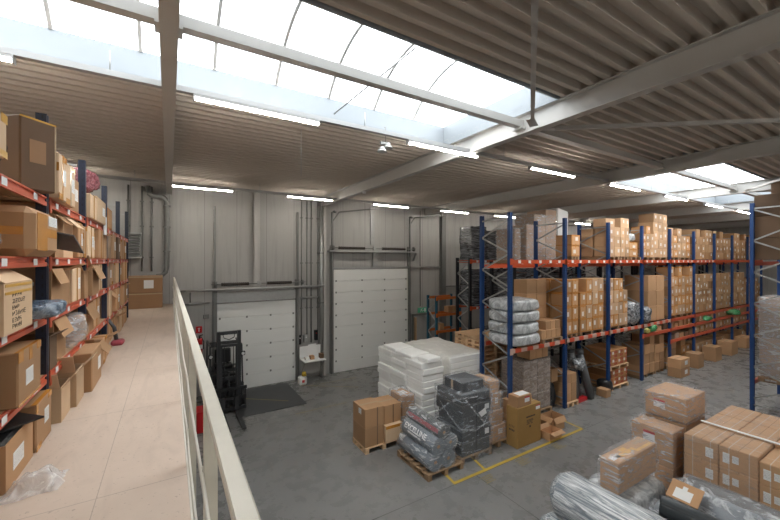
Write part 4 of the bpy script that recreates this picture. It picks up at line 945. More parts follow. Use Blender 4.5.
# dark wrapped pallet
pallet(6.2, 6.66, 0, .98, .98, 'wooden pallet under the black wrapped carton tower', None, 'woodd')
lay = [(5.76, 6.66, 6.2, 7.1, .3), (5.74, 6.68, 6.18, 7.12, .3), (5.78, 6.64, 6.2, 7.08, .3), (5.73, 6.68, 6.18, 7.12, .28), (5.74, 6.66, 6.2, 7.1, .25)]
z = .145
for i, (a, b, c, d, h) in enumerate(lay):
    for j in range(2):
        xa = a + (b - a) / 2 * j; o = carton(xa + .004, xa + (b - a) / 2 - .004, c, d, z, z + h - .006, 'black', 'black box in the wrapped tower, %s layer, %s' % (LAY[i], ('left', 'right')[j]), 'black boxes in the wrapped tower', 'black_box', cat='box', bev=.012)
        if j == 1 and i in (1, 3): patch(o, '-y', .55, .85, .3, .75, 'label', 'shipping_label')
    z += h
o = carton(5.86, 6.55, 6.3, 6.95, z, z + .24, 'black', 'single black box on the very top of the wrapped tower', None, 'black_box', cat='box', bev=.015); patch(o, '-x', .5, .62, 0, 1, 'ctape', 'packing_tape')
wrap(5.73, 6.68, 6.18, 7.12, .03, z + .003, 'streaky clear film around the black carton tower', 'filmd', .035, .014, 12, seed=4)
tw = [o for o in C.objects if o.get('label') == 'streaky clear film around the black carton tower'][0]
for pts in ([(5.705, 7.0, .95), (5.70, 6.6, 1.3), (5.71, 6.2, 1.52), (6.2, 6.14, 1.5)], [(5.70, 6.95, 1.25), (5.695, 6.6, 1.02), (5.70, 6.2, .82), (6.1, 6.13, .72), (6.7, 6.15, .86)], [(5.80, 6.13, 1.5), (6.2, 6.125, 1.05), (6.5, 6.13, .75)], [(6.35, 6.13, .75), (6.6, 6.13, 1.1), (6.69, 6.14, 1.5)], [(5.70, 7.05, .62), (5.695, 6.6, .55), (5.70, 6.2, .46)]):
    mb = MB()
    for a_, b_ in zip(pts[:-1], pts[1:]): mb.bar(a_, b_, .003, .035, 0, (0, 0, 1))
    mb.build('film_band', M['film2'], tw)
wrap(5.86, 6.55, 6.3, 6.95, z + .02, z + .25, 'film cap over the topmost black box', 'filmd', .03, .01, 8, seed=6)
mb = MB(); mb.quad((5.70, 6.45, 1.18), (5.70, 6.25, 1.06), (5.70, 6.21, 1.18), (5.70, 6.38, 1.28)); mb.build('paper_sheet', M['white'], None, 'white delivery note stuck on the film of the black tower', 'paper', solid=.002) if False else None
mb = MB(); mb.quad((6.2, 6.125, 1.12), (6.42, 6.12, 1.2), (6.47, 6.12, 1.06), (6.3, 6.125, 1.0)); mb.build('paper_sheet', M['white'], None, 'white delivery note stuck on the film of the black tower', 'paper', solid=.002)
# brown wrapped pallet beside it
pallet(7.1, 6.72, 0, .72, .85, 'pallet under the crumpled brown wrapped cartons beside the black tower', None, 'woodd')
zz = .145
for i, (a, b, h) in enumerate([(6.78, 7.42, .36), (6.8, 7.3, .36), (6.8, 7.2, .4), (6.82, 7.15, .3)]):
    o = carton(a, b, 6.36, 7.0, zz, zz + h, 'card', 'brown wrapped carton beside the black tower, %s' % ('bottom', 'second', 'third', 'topmost')[i], None, 'cardboard_box', cat='box')
    if i in (0, 2): patch(o, '-y', .55, .8, .4, .75, 'label', 'shipping_label')
    wrap(a, b, 6.36, 7.0, zz + .01, zz + h + .001, 'crumpled film on the brown carton beside the black tower, %s' % ('bottom', 'second', 'third', 'topmost')[i], 'film', .05, .012, 7, seed=i + 20); zz += h + .03
# wooden pallet stacks
proto = pallet(9.4, 9.45, 0, 1.2, .8, 'wooden pallet in the tall stack behind foam pile, bottom one', 'stacked empty pallets', 'wood', rz=0)
for i in range(1, 15):
    c = copy_tree(proto); c.location.z = i * .1425; c.location.x += random.uniform(-.02, .02); c.location.y += random.uniform(-.02, .02); c['label'] = 'wooden pallet in the stack behind foam pile, %s above the bottom one' % ORD[i - 1]
for i in range(15):
    c = copy_tree(proto); c.location = (9.05 + random.uniform(-.02, .02), 8.55 + random.uniform(-.02, .02), i * .1425); c['label'] = 'wooden pallet in the stack behind blue end frame, %s' % ((ORD[i] + ' from floor') if i < 14 else 'topmost one')
# ------------------------------------------------------------------ near right foreground
GC = 'strapped cartons in the near wrapped block'
CX0, CY1 = 7.92, 2.76
for i in range(2):
    for j in range(2): pallet(CX0 + .62 + i * 1.25, CY1 - .42 - j * 1.02 - (.2 if j else 0), 0, 1.2, .95, 'wooden pallet under the strapped carton block, %s %s' % (('left', 'right')[i], ('far', 'near')[j]), None, 'wood')
top = {0: 1.6, 1: 1.6, 2: 1.52, 3: 1.52}
for r_ in range(3):                      # rows going away along X
    for c in range(4):                   # columns along Y, first one farthest
        for l in range(4):
            h = .3625; x0 = CX0 + r_ * .80; y1 = CY1 - c * .485
            dz = -.05 if c >= 2 and r_ == 0 else 0
            hh = h + (dz / 4)
            o = carton(x0, x0 + .785, y1 - .475, y1, .145 + l * hh, .145 + (l + 1) * hh - .004, 'c_st', 'strapped carton in near block, %s layer, %s row, %s from far end' % (LAY[l] if l < 3 else 'top', ('front', 'middle', 'back')[r_], ORD[c]), GC, 'strapped_carton', cat='carton', bev=.012)
            if r_ == 0:
                if c == 0: patch(o, '-x', .14, .36, .22, .68, 'label', 'shipping_label')
                else: patch(o, '-x', .72, .9, .25, .72, 'label', 'shipping_label'); patch(o, '-x', .48, .65, .35, .68, 'label', 'shipping_label')
wrap(CX0, CX0 + 2.38, CY1 - .96, CY1, .16, 1.595, 'thin clear film around the near block of strapped cartons', 'film_thin', .012, .008, 14, seed=11)
tw = [o for o in C.objects if o.get('label') == 'thin clear film around the near block of strapped cartons'][0]
MB().bar((8.72, 2.77, 1.625), (8.70, 1.5, 1.63), .06, .012).build('film_band', M['white'], tw)
# boxes standing behind
pallet(8.15, 3.3, 0, .6, .8, 'wooden pallet under the wrapped brown box with red topped label', None, 'wood')
for l in range(2):
    o = carton(7.93, 8.40, 2.93, 3.63, .145 + l * .68, .82 + l * .68, 'card', 'wrapped brown box with red topped label left of carton block, %s' % ('lower', 'upper')[l], None, 'cardboard_box', cat='box', bev=.012)
    patch(o, '-x', .42, .7, .55, .85, 'rlabel', 'shipping_label')
wrap(7.93, 8.40, 2.93, 3.63, .16, 1.5, 'glossy film around the two brown boxes left of carton block', 'film', .025, .01, 12, seed=13)
pallet(9.1, 3.35, 0, 1.0, .8, 'wooden pallet under the tallest wrapped box pile near right', None, 'wood')
for l in range(3):
    z0, z1 = ((.145, .8), (.805, 1.46), (1.50, 1.96))[l]
    o = carton(8.62, 9.56, 2.97, 3.68, z0, z1, 'card', 'wrapped brown box of the tallest near right pile, %s' % ('bottom', 'middle', 'top one with red topped label')[l], None, 'cardboard_box', cat='box', bev=.012)
    patch(o, '-x', .5, .78, .38, .72, 'rlabel', 'shipping_label')
wrap(8.62, 9.56, 2.97, 3.68, 1.47, 1.96, 'crumpled glossy film around the top box of tallest pile', 'film', .03, .012, 12, seed=15)
# long box B on silvery bundle
bx = thing('cardboard_box', 'long wrapped carton with orange tape on top lying over silvery rolls', 'box', (6.65, 3.08, 1.0), None, 0)
MB().cbox(6.02, 7.28, 2.94, 3.23, 1.001, 1.5, .012).build('carton_body', M['card'], bx)
for x0, x1, y0, y1, m_ in ((6.2, 6.75, 3.02, 3.09, 'ytape'), (6.7, 7.2, 2.97, 3.02, 'ytape'), (6.06, 6.3, 3.03, 3.12, 'white'), (6.45, 6.62, 3.1, 3.17, 'ytape'), (6.9, 7.22, 3.1, 3.16, 'ctape')): MB().box(x0, x1, y0, y1, 1.5005, 1.5025).build('packing_tape' if m_ != 'white' else 'paper_sheet', M[m_], bx)
wrap(6.02, 7.28, 2.94, 3.23, 1.01, 1.504, 'glossy film around the long carton with orange tape', 'film', .03, .01, 12, seed=17)
pallet(6.6, 3.0, 0, 1.3, .9, 'wooden pallet under the silvery bundle and long carton', None, 'wood')
puff(5.95, 7.4, 2.72, 3.6, .15, .985, 'silver', 'wrapped_bundle', 'silvery wrapped bundle beneath the long carton', 'bundle', .4, .06, 3, 48, 24, seed=31)
# long silver rolls
GS = 'long silvery wrapped rolls'
pallet(5.42, 2.9, 0, 1.0, 1.2, 'pallet under the far end of the long silvery rolls', None, 'wood'); pallet(5.42, 1.5, 0, 1.0, 1.2, 'pallet under the near end of the long silvery rolls', None, 'wood')
def silver_roll(x, z, r, y0, y1, label, seed):
    n = 30; ny = 34; vs = []; fs = []
    for j in range(ny + 1):
        f = j / ny; y = y0 + (y1 - y0) * f; e = min(f, 1 - f) * (y1 - y0); k = min(1, .55 + e * 3.5) if e < .13 else 1
        for i in range(n):
            a = 2 * math.pi * i / n; q = r * k * (1 + .07 * noise.noise(Vector((math.cos(a) * 2.5, math.sin(a) * 2.5, y * 1.1 + seed))) + .04 * noise.noise(Vector((math.cos(a) * 7, math.sin(a) * 7, y * 2 + seed))))
            vs.append((x + q * math.cos(a), y, z + q * math.sin(a)))
    for j in range(ny):
        for i in range(n): fs.append((j * n + i, j * n + (i + 1) % n, (j + 1) * n + (i + 1) % n, (j + 1) * n + i))
    fs += [tuple(range(n)), tuple(ny * n + i for i in range(n))]
    mb = MB(); mb.add(vs, fs, 0, True); return mb.build('wrapped_roll', M['silver2'], None, label, 'roll', GS)
for k, (x, z, r, wh) in enumerate([(5.2, .42, .27, 'lower front'), (5.68, .40, .22, 'lower rear'), (5.38, 1.0, .34, 'topmost')]):
    silver_roll(x, z, r, .6, 3.68 - .05 * k, 'long silvery wrapped roll in the near pile, %s one' % wh, k * 5.0)
# clear wrapped dark rolls and cardboard sheet
pallet(6.85, 1.9, 0, 1.7, 1.2, 'wooden pallet under the clear wrapped dark rolls', None, 'wood')
dr = [(6.82, .42, .26), (7.36, .42, .26), (7.05, .86, .24), (7.45, .88, .2), (6.28, .40, .24), (6.3, .86, .2)]
for i, (x, z, r) in enumerate(dr):
    o = MB().tube([(x, 1.2, z), (x, 2.52, z)], r, 28).build('fabric_roll', M['rollf' if i == 3 else 'roll'], None, 'dark roll inside the clear bulging plastic, %s' % ('lower middle', 'lower right', 'upper middle', 'upper right', 'lower left', 'upper left')[i], 'roll', 'dark rolls in clear plastic')
hull_wrap([(x, z, r + .004) for x, z, r in dr], 1.15, 2.56, .02, 'clear bulging plastic around the dark rolls before strapped cartons', 'film2', 24, 64, .08, seed=9)
o = carton(6.6, 6.92, 2.1, 2.5, .0, .014, 'card', 'brown cardboard sheet with white label on the clear wrapped rolls', None, 'cardboard_sheet', cat='cardboard', bev=.003); o.location = (6.72, 2.33, 1.14); o.rotation_euler = (0, R(-32), 0); patch(o, 'top', .1, .62, .25, .8, 'label', 'shipping_label'); patch(o, 'top', .62, .8, .45, .6, 'white', 'paper_tag')
MB().tube([(5.99, 2.36, 1.19), (6.0, 2.34, 1.19), (6.12, .7, 1.21)], .145, 24).build('fabric_roll', M['rolld'], None, 'glossy charcoal roll lying on top at the bottom edge of the picture', 'roll')

# ------------------------------------------------------------------ mezzanine shelving on the left
XF = -.88
LV = {'floor': 3.25, 'first': 3.745, 'second': 4.25, 'third': 4.735, 'top': 5.245}
YP = [2.4, 4.15, 5.8, 7.6, 9.45, 11.3]
t = thing('shelving', 'long left shelving on the mezzanine with red beams and dark posts', 'shelving', (XF, 2, 3.25))
for y in YP:
    for x, q in ((XF - .002, -1), (XF - .78, 1)):
        mb = MB(); mb.prism([(x, y - .035), (x, y - .01), (x + q * .012, y - .008), (x + q * .012, y + .008), (x, y + .01), (x, y + .035), (x + q * .07, y + .035), (x + q * .07, y + .02), (x + q * .02, y + .015), (x + q * .02, y - .015), (x + q * .07, y - .02), (x + q * .07, y - .035)], 'z', 3.252, 5.94)
        mb.build('upright', M['navy'], t)
    for z in (3.45, 4.0, 4.5, 5.0, 5.5, 5.87): MB().bar((XF - .09, y, z), (XF - .71, y, z), .025, .03).build('brace', M['galv'], t)
    MB().bar((XF - .09, y, 5.5), (XF - .71, y, 5.87), .02, .02).build('brace', M['galv'], t)
for nm, z in LV.items():
    if nm == 'floor': continue
    for i in range(len(YP) - 1):
        for x in (XF - .001, XF - .80):
            y0, y1 = YP[i] + .037, YP[i + 1] - .037
            mb = MB(); mb.prism([(x, z - .085), (x, z - .05), (x - .012, z - .045), (x - .012, z - .025), (x, z - .02), (x, z - .008), (x - .017, z - .008), (x - .017, z - .085)], 'y', y0, y1)
            b = mb.build('beam', M['redbeam'], t)
            if x > XF - .1:
                for f in (.16, .45, .82):
                    yy = y0 + (y1 - y0) * f; MB().box(x + .0005, x + .002, yy - .045, yy + .045, z - .072, z - .022).build('location_label', M['white'], b)
                MB().box(x + .0005, x + .008, y0, y0 + .05, z - .13, z + .0).build('connector', M['redbeam'], b)
        MB().box(XF - .79, XF - .02, YP[i] + .04, YP[i + 1] - .04, z - .02, z - .006).build('shelf_board', M['card_l'], t)
DR = random.Random(11)
def near_box(lv, y0, y1, h, kind, label, dp=.62, xf=-.86, mat='card', tapes=1, lab=0):
    z = LV[lv]; z = z + (.0 if lv == 'floor' else -.005)
    if kind == 'open': return open_box(xf - dp, xf, y0, y1, z, z + h, label, mat, 'es' if DR.random() < .5 else 'ew', None, dict(e=DR.choice([-.7, .3, -.5]), s=DR.choice([.5, -.6]), w=.3), 'open_carton')
    o = carton(xf - dp, xf, y0, y1, z, z + h, mat, label, None, 'cardboard_box', cat='box', bev=.01)
    tm = DR.choice(['tape', 'tape', 'ctape'])
    if tapes: patch(o, '+x', .44, .56, .0, 1, tm, 'packing_tape'); patch(o, 'top', 0, 1, .44, .56, tm, 'packing_tape')
    if tapes > 1: patch(o, '+x', 0, .43, .0, .14, 'tape', 'packing_tape'); patch(o, '+x', .57, 1, .86, 1, 'tape', 'packing_tape'); patch(o, '-y', .75, 1, .6, .78, 'tape', 'packing_tape')
    if lab: patch(o, '+x', .6, .9, .35, .7, 'label', 'shipping_label')
    return o
def row(lv, items, desc):
    for i, it in enumerate(items):
        y0, y1, h, kind, mat, tp, lb = it[:7]; xf = it[7] if len(it) > 7 else -.865 + DR.uniform(-.05, .03)
        words = {'box': 'closed carton', 'open': 'open flapped carton'}[kind]
        near_box(lv, y0, y1, h, kind, '%s, %s from near end on %s' % (words, ORD[i], desc), DR.uniform(.5, .66), xf, mat, tp, lb)
# top shelf
o = carton(-1.5, -.74, 2.15, 2.72, 5.24, 5.47, 'card_l', 'cream carton with yellow taped edges at the near end of top shelf', None, 'cardboard_box', cat='box', bev=.012); patch(o, '+x', 0, 1, 0, .16, 'ytape', 'packing_tape'); patch(o, '+x', .86, 1, .8, 1, 'ytape', 'packing_tape')
o = carton(-.125, .125, -.36, .36, 5.24, 5.79, 'card_d', 'tallest dark brown carton with black diamond mark standing askew on top shelf', None, 'cardboard_box', cat='box', bev=.01)
o.location = (-1.131, 4.045, 5.241); o.rotation_euler.z = R(48.6)
patch(o, '-y', .25, .70, .38, .70, 'card_m', 'clear_pocket'); patch(o, '-y', 0, 1, .975, 1, 'ytape', 'packing_tape'); patch(o, '-y', .95, 1, 0, .97, 'ctape', 'edge_tape')
big = o
mk = MB()
for a, b in (((0, -1), (1, 0)), ((1, 0), (0, 1)), ((0, 1), (-1, 0)), ((-1, 0), (0, -1))): mk.bar((-.1265, -.12 + a[0] * .13, .30 + a[1] * .16), (-.1265, -.12 + b[0] * .13, .30 + b[1] * .16), .001, .014, 0, (0, 0, 1))
for dz in (.03, -.03): mk.tube([(-.127, -.16, .30 + dz), (-.126, -.16, .30 + dz)], .02, 10)
me = bpy.data.meshes.new('diamond_mark'); me.from_pydata(mk.v, [], mk.f); me.materials.append(M['ink']); p = bpy.data.objects.new('diamond_mark', me); C.objects.link(p); p.parent = o
near_box('top', 4.2, 4.47, .41, 'box', 'cream taped carton right behind the largest dark carton on top shelf', .6, -.82, 'card_l', 2, 1)
near_box('top', 4.5, 4.9, .40, 'box', 'second cream taped carton behind the dark one on top shelf', .6, -.83, 'card_l', 2, 1)
near_box('top', 4.98, 5.5, .38, 'box', 'brown carton bound with dark tape beside a dark post, top shelf', .55, -.9, 'card', 0, 1)
puff(-1.3, -.76, 5.86, 6.26, 5.555, 5.9, 'redbag', 'plastic_bag', 'red plastic bag lying on the tan cartons of the top shelf', 'bag', .7, .25, 5, 28, 14, seed=2)
near_box('top', 5.86, 6.3, .31, 'box', 'tan carton under the red plastic bag on top shelf', .6, -.84, 'card_l', 1, 0)
near_box('top', 6.32, 7.1, .35, 'box', 'tan carton next to the red plastic bag on top shelf', .6, -.84, 'card_l', 0, 1)
near_box('top', 7.68, 8.2, .36, 'box', 'orange taped carton toward the far end of top shelf', .55, -.88, 'c_or', 0, 0)
MB().box(-.86, -.84, 7.05, 7.22, 5.1, 5.38).build('card_sign', M['white'], None, 'small white card hanging on the top shelf beam', 'sign')
# flap of a carton below the top shelf, near end
# third shelf
puff(-1.35, -.82, 2.75, 3.22, 4.732, 4.98, 'film2', 'plastic_bag', 'clear crumpled plastic bag at the near end of third shelf', 'bag', .7, .2, 6, 28, 14, seed=21)
o = carton(-1.55, -.80, 3.42, 4.08, 4.73, 5.08, 'card', 'brown carton bulging with orange tape at its rounded corner, third shelf', None, 'cardboard_box', cat='box', bev=.05)
patch(o, '+x', .12, .5, .12, .9, 'tape', 'packing_tape'); patch(o, '+x', .5, .9, .42, .62, 'tape', 'packing_tape'); patch(o, '-y', .4, .93, .42, .58, 'tape', 'packing_tape'); patch(o, '+x', .55, .92, .68, .9, 'label', 'shipping_label')
MB().bar((-.86, 4.22, 4.95), (-.83, 4.46, 4.80), .30, .012, 0, (.3, .4, 1)).build('grey_tray', M['rollf'], None, 'dark grey tray leaning beside the orange taped carton on third shelf', 'tray')
row('third', [(4.46, 4.78, .40, 'open', 'card', 0, 0), (4.82, 5.24, .42, 'open', 'card_l', 1, 1), (5.3, 5.53, .40, 'box', 'card', 1, 1), (5.56, 5.75, .38, 'box', 'card', 2, 0), (5.85, 6.28, .41, 'box', 'card_l', 1, 1), (6.32, 6.66, .36, 'box', 'card', 2, 1), (6.7, 7.05, .43, 'box', 'card', 1, 0), (7.2, 7.54, .44, 'open', 'card', 0, 1), (7.74, 8.05, .4, 'box', 'card_g', 1, 0), (8.1, 8.6, .45, 'box', 'card', 1, 1), (8.65, 9.0, .42, 'box', 'card_d', 1, 1), (9.02, 9.38, .43, 'box', 'card_l', 1, 0), (9.52, 9.92, .44, 'box', 'card', 2, 0), (9.95, 10.8, .44, 'box', 'card', 1, 1)], 'third shelf past grey tray')
# second shelf
tb = thing('open_carton', 'pale carton with handwritten black text and raised flap, second shelf near end', 'open carton', (-1.15, 3.34, 4.245))
tb2 = open_box(-1.45, -.83, 3.0, 3.52, 4.247, 4.56, 'pale carton with handwritten black text and raised flap, second shelf near end', 'card_l', '', None)
flap(tb2, (-.832, 3.01, 4.56), (-.832, 3.51, 4.56), (-1, 0, 0), .14, .20, 'card_l')
bpy.data.objects.remove(tb)
for z in (4.5, 4.545): MB().box(-.8295, -.828, 3.02, 3.5, z - .008, z + .008).build('packing_tape', M['ytape'], tb2)
mb = MB(); rr = random.Random(5)
for i, n in enumerate((4, 5, 3, 6, 4, 4)):
    zz = 4.475 - i * .04; y = 3.14
    for k in range(n):
        h = rr.uniform(.02, .028); w_ = rr.uniform(.022, .034); q = rr.randint(0, 3)
        segs = [((0, 0), (0, 1)), ((0, 1), (1, 1)), ((1, 1), (1, .5)), ((0, .5), (1, .5)), ((1, .5), (1, 0)), ((0, 0), (1, 0)), ((0, 0), (1, 1))]
        for (a0, a1), (b0, b1) in rr.sample(segs, 4): mb.bar((-.829, y + a0 * w_, zz + a1 * h), (-.829, y + b0 * w_, zz + b1 * h), .0008, .004, 0, (0, .3, 1))
        y += w_ + .016
mb.build('handwriting', M['ink'], tb2)
puff(-1.2, -.70, 3.56, 4.08, 4.252, 4.39, 'blubag', 'plastic_bag', 'blue grey plastic wrapped parcel lying on second shelf by the dark post', 'bag', .5, .12, 4, 36, 18, seed=6)
near_box('second', 4.2, 4.58, .38, 'open', 'brown carton with hanging front flap behind the blue parcel, second shelf', .62, -.87, 'card')
row('second', [(4.62, 5.03, .36, 'open', 'card', 1, 1), (5.1, 5.5, .37, 'box', 'card_l', 1, 1), (5.53, 5.75, .33, 'open', 'card', 1, 1), (5.94, 6.46, .39, 'open', 'card', 1, 1), (6.5, 6.9, .42, 'box', 'card', 1, 0), (6.95, 7.25, .4, 'box', 'card_l', 1, 1), (7.66, 7.92, .42, 'open', 'card_g', 0, 1), (7.94, 8.4, .4, 'box', 'card', 1, 1), (8.46, 9.0, .42, 'box', 'card', 2, 0), (9.02, 9.38, .43, 'box', 'card_l', 1, 0), (9.52, 9.92, .42, 'box', 'card', 1, 1), (9.94, 10.8, .42, 'box', 'card', 1, 0)], 'second shelf past blue parcel')
# first shelf
o = near_box('first', 3.24, 3.72, .36, 'box', 'big brown carton with white label and orange taped corners, first shelf', .66, -.83, 'card', 0, 0); patch(o, '+x', .3, .62, .3, .6, 'label', 'shipping_label'); patch(o, '+x', 0, .2, .8, 1, 'tape', 'packing_tape'); patch(o, '+x', .8, 1, .86, 1, 'tape', 'packing_tape'); patch(o, '+x', .45, .58, .74, 1, 'tape', 'packing_tape'); patch(o, '+x', 0, 1, 0, .05, 'tape', 'packing_tape'); patch(o, 'top', .97, 1, 0, 1, 'tape', 'packing_tape')
puff(-1.3, -.86, 2.7, 3.15, 3.742, 4.0, 'gwrap', 'plastic_bag', 'grey plastic wrapped item at the near end of first shelf', 'bag', .7, .2, 5, 24, 12, seed=41)
row('first', [(4.2, 4.43, .3, 'open', 'card_d', 1, 0), (4.46, 4.92, .40, 'open', 'card', 1, 0)], 'first shelf beside white bag')
puff(-1.2, -.78, 4.98, 5.5, 3.742, 4.14, 'film2', 'plastic_bag', 'white plastic sack standing between cartons on first shelf', 'bag', .6, .2, 5, 28, 16, seed=43)
row('first', [(5.56, 5.75, .3, 'box', 'card', 1, 1), (5.9, 6.44, .38, 'open', 'card', 1, 0), (6.48, 7.0, .4, 'box', 'card', 1, 1), (7.66, 7.92, .44, 'box', 'card_l', 1, 0), (7.95, 8.4, .4, 'open', 'card', 1, 0), (8.45, 9.0, .42, 'box', 'card', 1, 1), (9.02, 9.38, .4, 'box', 'card', 1, 0), (9.52, 9.82, .42, 'open', 'card', 1, 0), (9.85, 10.7, .42, 'box', 'card', 1, 1)], 'first shelf past the white sack')
# on the mezzanine floor
near_box('floor', 2.6, 3.05, .30, 'box', 'brown carton cut by the lower left picture edge on mezzanine floor', .6, -.88, 'card', 2, 0)
open_box(-1.48, -.86, 3.14, 3.66, 3.25, 3.55, 'open carton with black contents and white label on mezzanine floor', 'card', 'w', None, dict(w=.3))
ob = [o for o in C.objects if o.get('label') == 'open carton with black contents and white label on mezzanine floor'][0]
MB().box(-.8595, -.8575, 3.26, 3.46, 3.34, 3.45).build('shipping_label', M['label'], ob); MB().cbox(-1.45, -.88, 3.17, 3.63, 3.28, 3.555, .02).bar((-1.3, 3.2, 3.57), (-.87, 3.62, 3.575), .3, .012).build('contents', M['black'], ob)
o = near_box('floor', 3.70, 4.105, .36, 'box', 'carton with orange tape on three corners on mezzanine floor', .62, -.85, 'card', 0, 0); patch(o, '+x', .0, .3, 0, .12, 'tape', 'packing_tape'); patch(o, '+x', 0, .12, .8, 1, 'tape', 'packing_tape'); patch(o, '+x', .75, 1, .88, 1, 'tape', 'packing_tape'); patch(o, '+x', .5, .8, .4, .72, 'label', 'shipping_label'); patch(o, 'top', .95, 1, 0, 1, 'tape', 'packing_tape')
open_box(-1.4, -.82, 4.28, 4.62, 3.25, 3.56, 'open carton with high torn flaps on mezzanine floor', 'card_l', 'se', None, dict(s=.7, e=.55), fl=.2); open_box(-1.4, -.78, 4.66, 5.02, 3.25, 3.60, 'second open carton with torn flaps on mezzanine floor', 'card_l', 'se', None, dict(s=.75, e=.5), fl=.22)
row('floor', [(5.1, 5.72, .43, 'box', 'card', 0, 1, -.72), (5.86, 6.3, .36, 'open', 'card', 1, 0, -.78), (6.36, 6.7, .36, 'box', 'card', 2, 0, -.78), (6.75, 7.1, .3, 'open', 'card', 1, 0, -.8), (7.9, 8.5, .36, 'box', 'card', 1, 0), (8.55, 9.0, .36, 'open', 'card', 1, 0), (9.02, 9.38, .43, 'box', 'card_l', 1, 0), (9.52, 9.92, .38, 'box', 'card', 1, 0), (9.95, 10.7, .36, 'box', 'card', 1, 0)], 'the mezzanine floor past torn flaps')
t = thing('floor_cleaner', 'grey vacuum hose with red head standing by the shelving', 'vacuum cleaner', (-.8, 7.7, 3.25))
MB().tube([(-1.0, 7.78, 3.45), (-.96, 7.76, 3.66), (-.88, 7.76, 3.68), (-.8, 7.74, 3.55), (-.77, 7.73, 3.345)], .03, 10).build('hose', M['rollf'], t)
MB().tube([(-1.12, 7.76, 3.26), (-1.12, 7.76, 3.62)], .12, 18, 0, .10).build('tank', M['gwrap'], t)
MB().cbox(-.84, -.66, 7.62, 7.86, 3.252, 3.34, .03).build('head', M['stripe'], t)
def bagP(u, v):
    x = -.87 + .28 * u; y = 3.02 + .27 * v; n = noise.noise(Vector((x * 7, y * 7, 3))); n2 = noise.noise(Vector((x * 15, y * 15, 9)))
    e = min(u, 1 - u, v, 1 - v) * 4; return (x + n2 * .03, y + n * .04, 3.256 + max(0, min(1, e) * (.075 + .10 * n + .06 * n2)))
MB().sheet(bagP, 30, 26).build('plastic_bag', M['bag'], None, 'empty clear plastic bag lying on the mezzanine floor', 'bag')
for i, (z0, h) in enumerate(((3.252, .47), (3.73, .5))):
    o = carton(-1.12, -.17, 13.1, 13.7, z0, z0 + h, 'card_m', 'wide brown carton against the wall at mezzanine end, %s' % ('lower', 'upper with white paper')[i], None, 'cardboard_box', cat='box', bev=.012)
    patch(o, '-y', .0, 1, .9, .97, 'ctape', 'packing_tape')
    if i: patch(o, '-y', .5, .76, .25, .75, 'white', 'paper_sheet')
# ------------------------------------------------------------------ forklift
fx, fy = 1.58, 12.0
t = thing('forklift', 'dark grey forklift with raised mast facing the viewer by the left roller door', 'forklift', (fx, fy, 0))
mb = MB(); mb.prism([(fy + .5, .16), (fy + 1.9, .16), (fy + 2.0, .5), (fy + 1.95, 1.0), (fy + 1.3, 1.05), (fy + 1.25, .7), (fy + .75, .62), (fy + .5, .75)], 'x', fx - .5, fx + .5); mb.build('chassis', M['dgrey'], t)
mb = MB().cbox(fx - .27, fx + .27, fy + 1.2, fy + 1.6, 1.06, 1.18, .03).cbox(fx - .25, fx + .25, fy + 1.52, fy + 1.64, 1.19, 1.68, .04); mb.build('seat', M['black'], t)
MB().cbox(fx - .42, fx + .42, fy + .52, fy + .72, .76, 1.08, .03).build('dashboard', M['black'], t)
MB().tube([(fx - .05, fy + .8, 1.1), (fx - .05, fy + .92, 1.28)], .02, 8).tube([(fx - .05 + .17 * math.cos(a), fy + .93 + .1 * math.sin(a), 1.29 + .06 * math.sin(a)) for a in [2 * math.pi * i / 16 for i in range(17)]], .014, 6).build('steering_wheel', M['black'], t)
for sx in (-1, 1):
    x = fx + sx * .47
    MB().bar((x, fy + .55, .7), (x, fy + .72, 1.93), .045, .05).build('guard_post', M['dgrey'], t); MB().bar((x, fy + 1.85, .95), (x, fy + 1.75, 1.93), .045, .05).build('guard_post', M['dgrey'], t)
    for wy, r in ((fy + .62, .27), (fy + 1.66, .22)):
        wh = MB().tube([(fx + sx * .38, wy, r + .001), (fx + sx * .53, wy, r + .001)], r, 24).build('wheel', M['rubber'], t); MB().tube([(fx + sx * .531, wy, r), (fx + sx * .545, wy, r)], r * .55, 16).build('hub', M['galv'], wh)
    l = MB().cbox(x - .07, x + .07, fy + .45, fy + .53, 1.62, 1.76, .02).build('work_light', M['black'], t); MB().tube([(x, fy + .449, 1.69), (x, fy + .44, 1.69)], .05, 12).build('lens', M['white'], l)
mb = MB()
for i in range(5): mb.bar((fx - .46, fy + .76 + i * .16, 1.94), (fx + .46, fy + .76 + i * .16, 1.94), .03, .03)
for sx in (-1, 1): mb.bar((fx + sx * .46, fy + .7, 1.94), (fx + sx * .46, fy + 1.78, 1.94), .05, .05)
mb.build('overhead_guard', M['dgrey'], t)
ms = MB()
for sx in (-1, 1): ms.box(fx + sx * .29 - .05, fx + sx * .29 + .05, fy + .02, fy + .16, .08, 2.52)
for z in (.3, 1.05, 2.46): ms.box(fx - .34, fx + .34, fy + .09, fy + .17, z - .05, z + .05)
ms.build('mast', M['dgrey'], t)
ms = MB()
for sx in (-1, 1): ms.box(fx + sx * .215 - .022, fx + sx * .215 + .022, fy + .03, fy + .12, .12, 2.1)
ms.box(fx - .24, fx + .24, fy + .03, fy + .1, 2.04, 2.12); ms.build('inner_mast', M['dgrey'], t)
for dx in (-.13, .13): MB().tube([(fx + dx, fy + .07, .3), (fx + dx, fy + .07, 2.03)], .012, 8).build('lift_chain', M['black'], t)
MB().tube([(fx, fy + .14, .2), (fx, fy + .14, 1.25)], .035, 10).build('lift_cylinder', M['black'], t)
MB().tube([(fx - .18, fy + .08, 2.45), (fx - .14, fy + .06, 2.32), (fx, fy + .05, 2.26), (fx + .14, fy + .06, 2.32), (fx + .18, fy + .08, 2.45)], .014, 6).build('hydraulic_hose', M['rubber'], t)
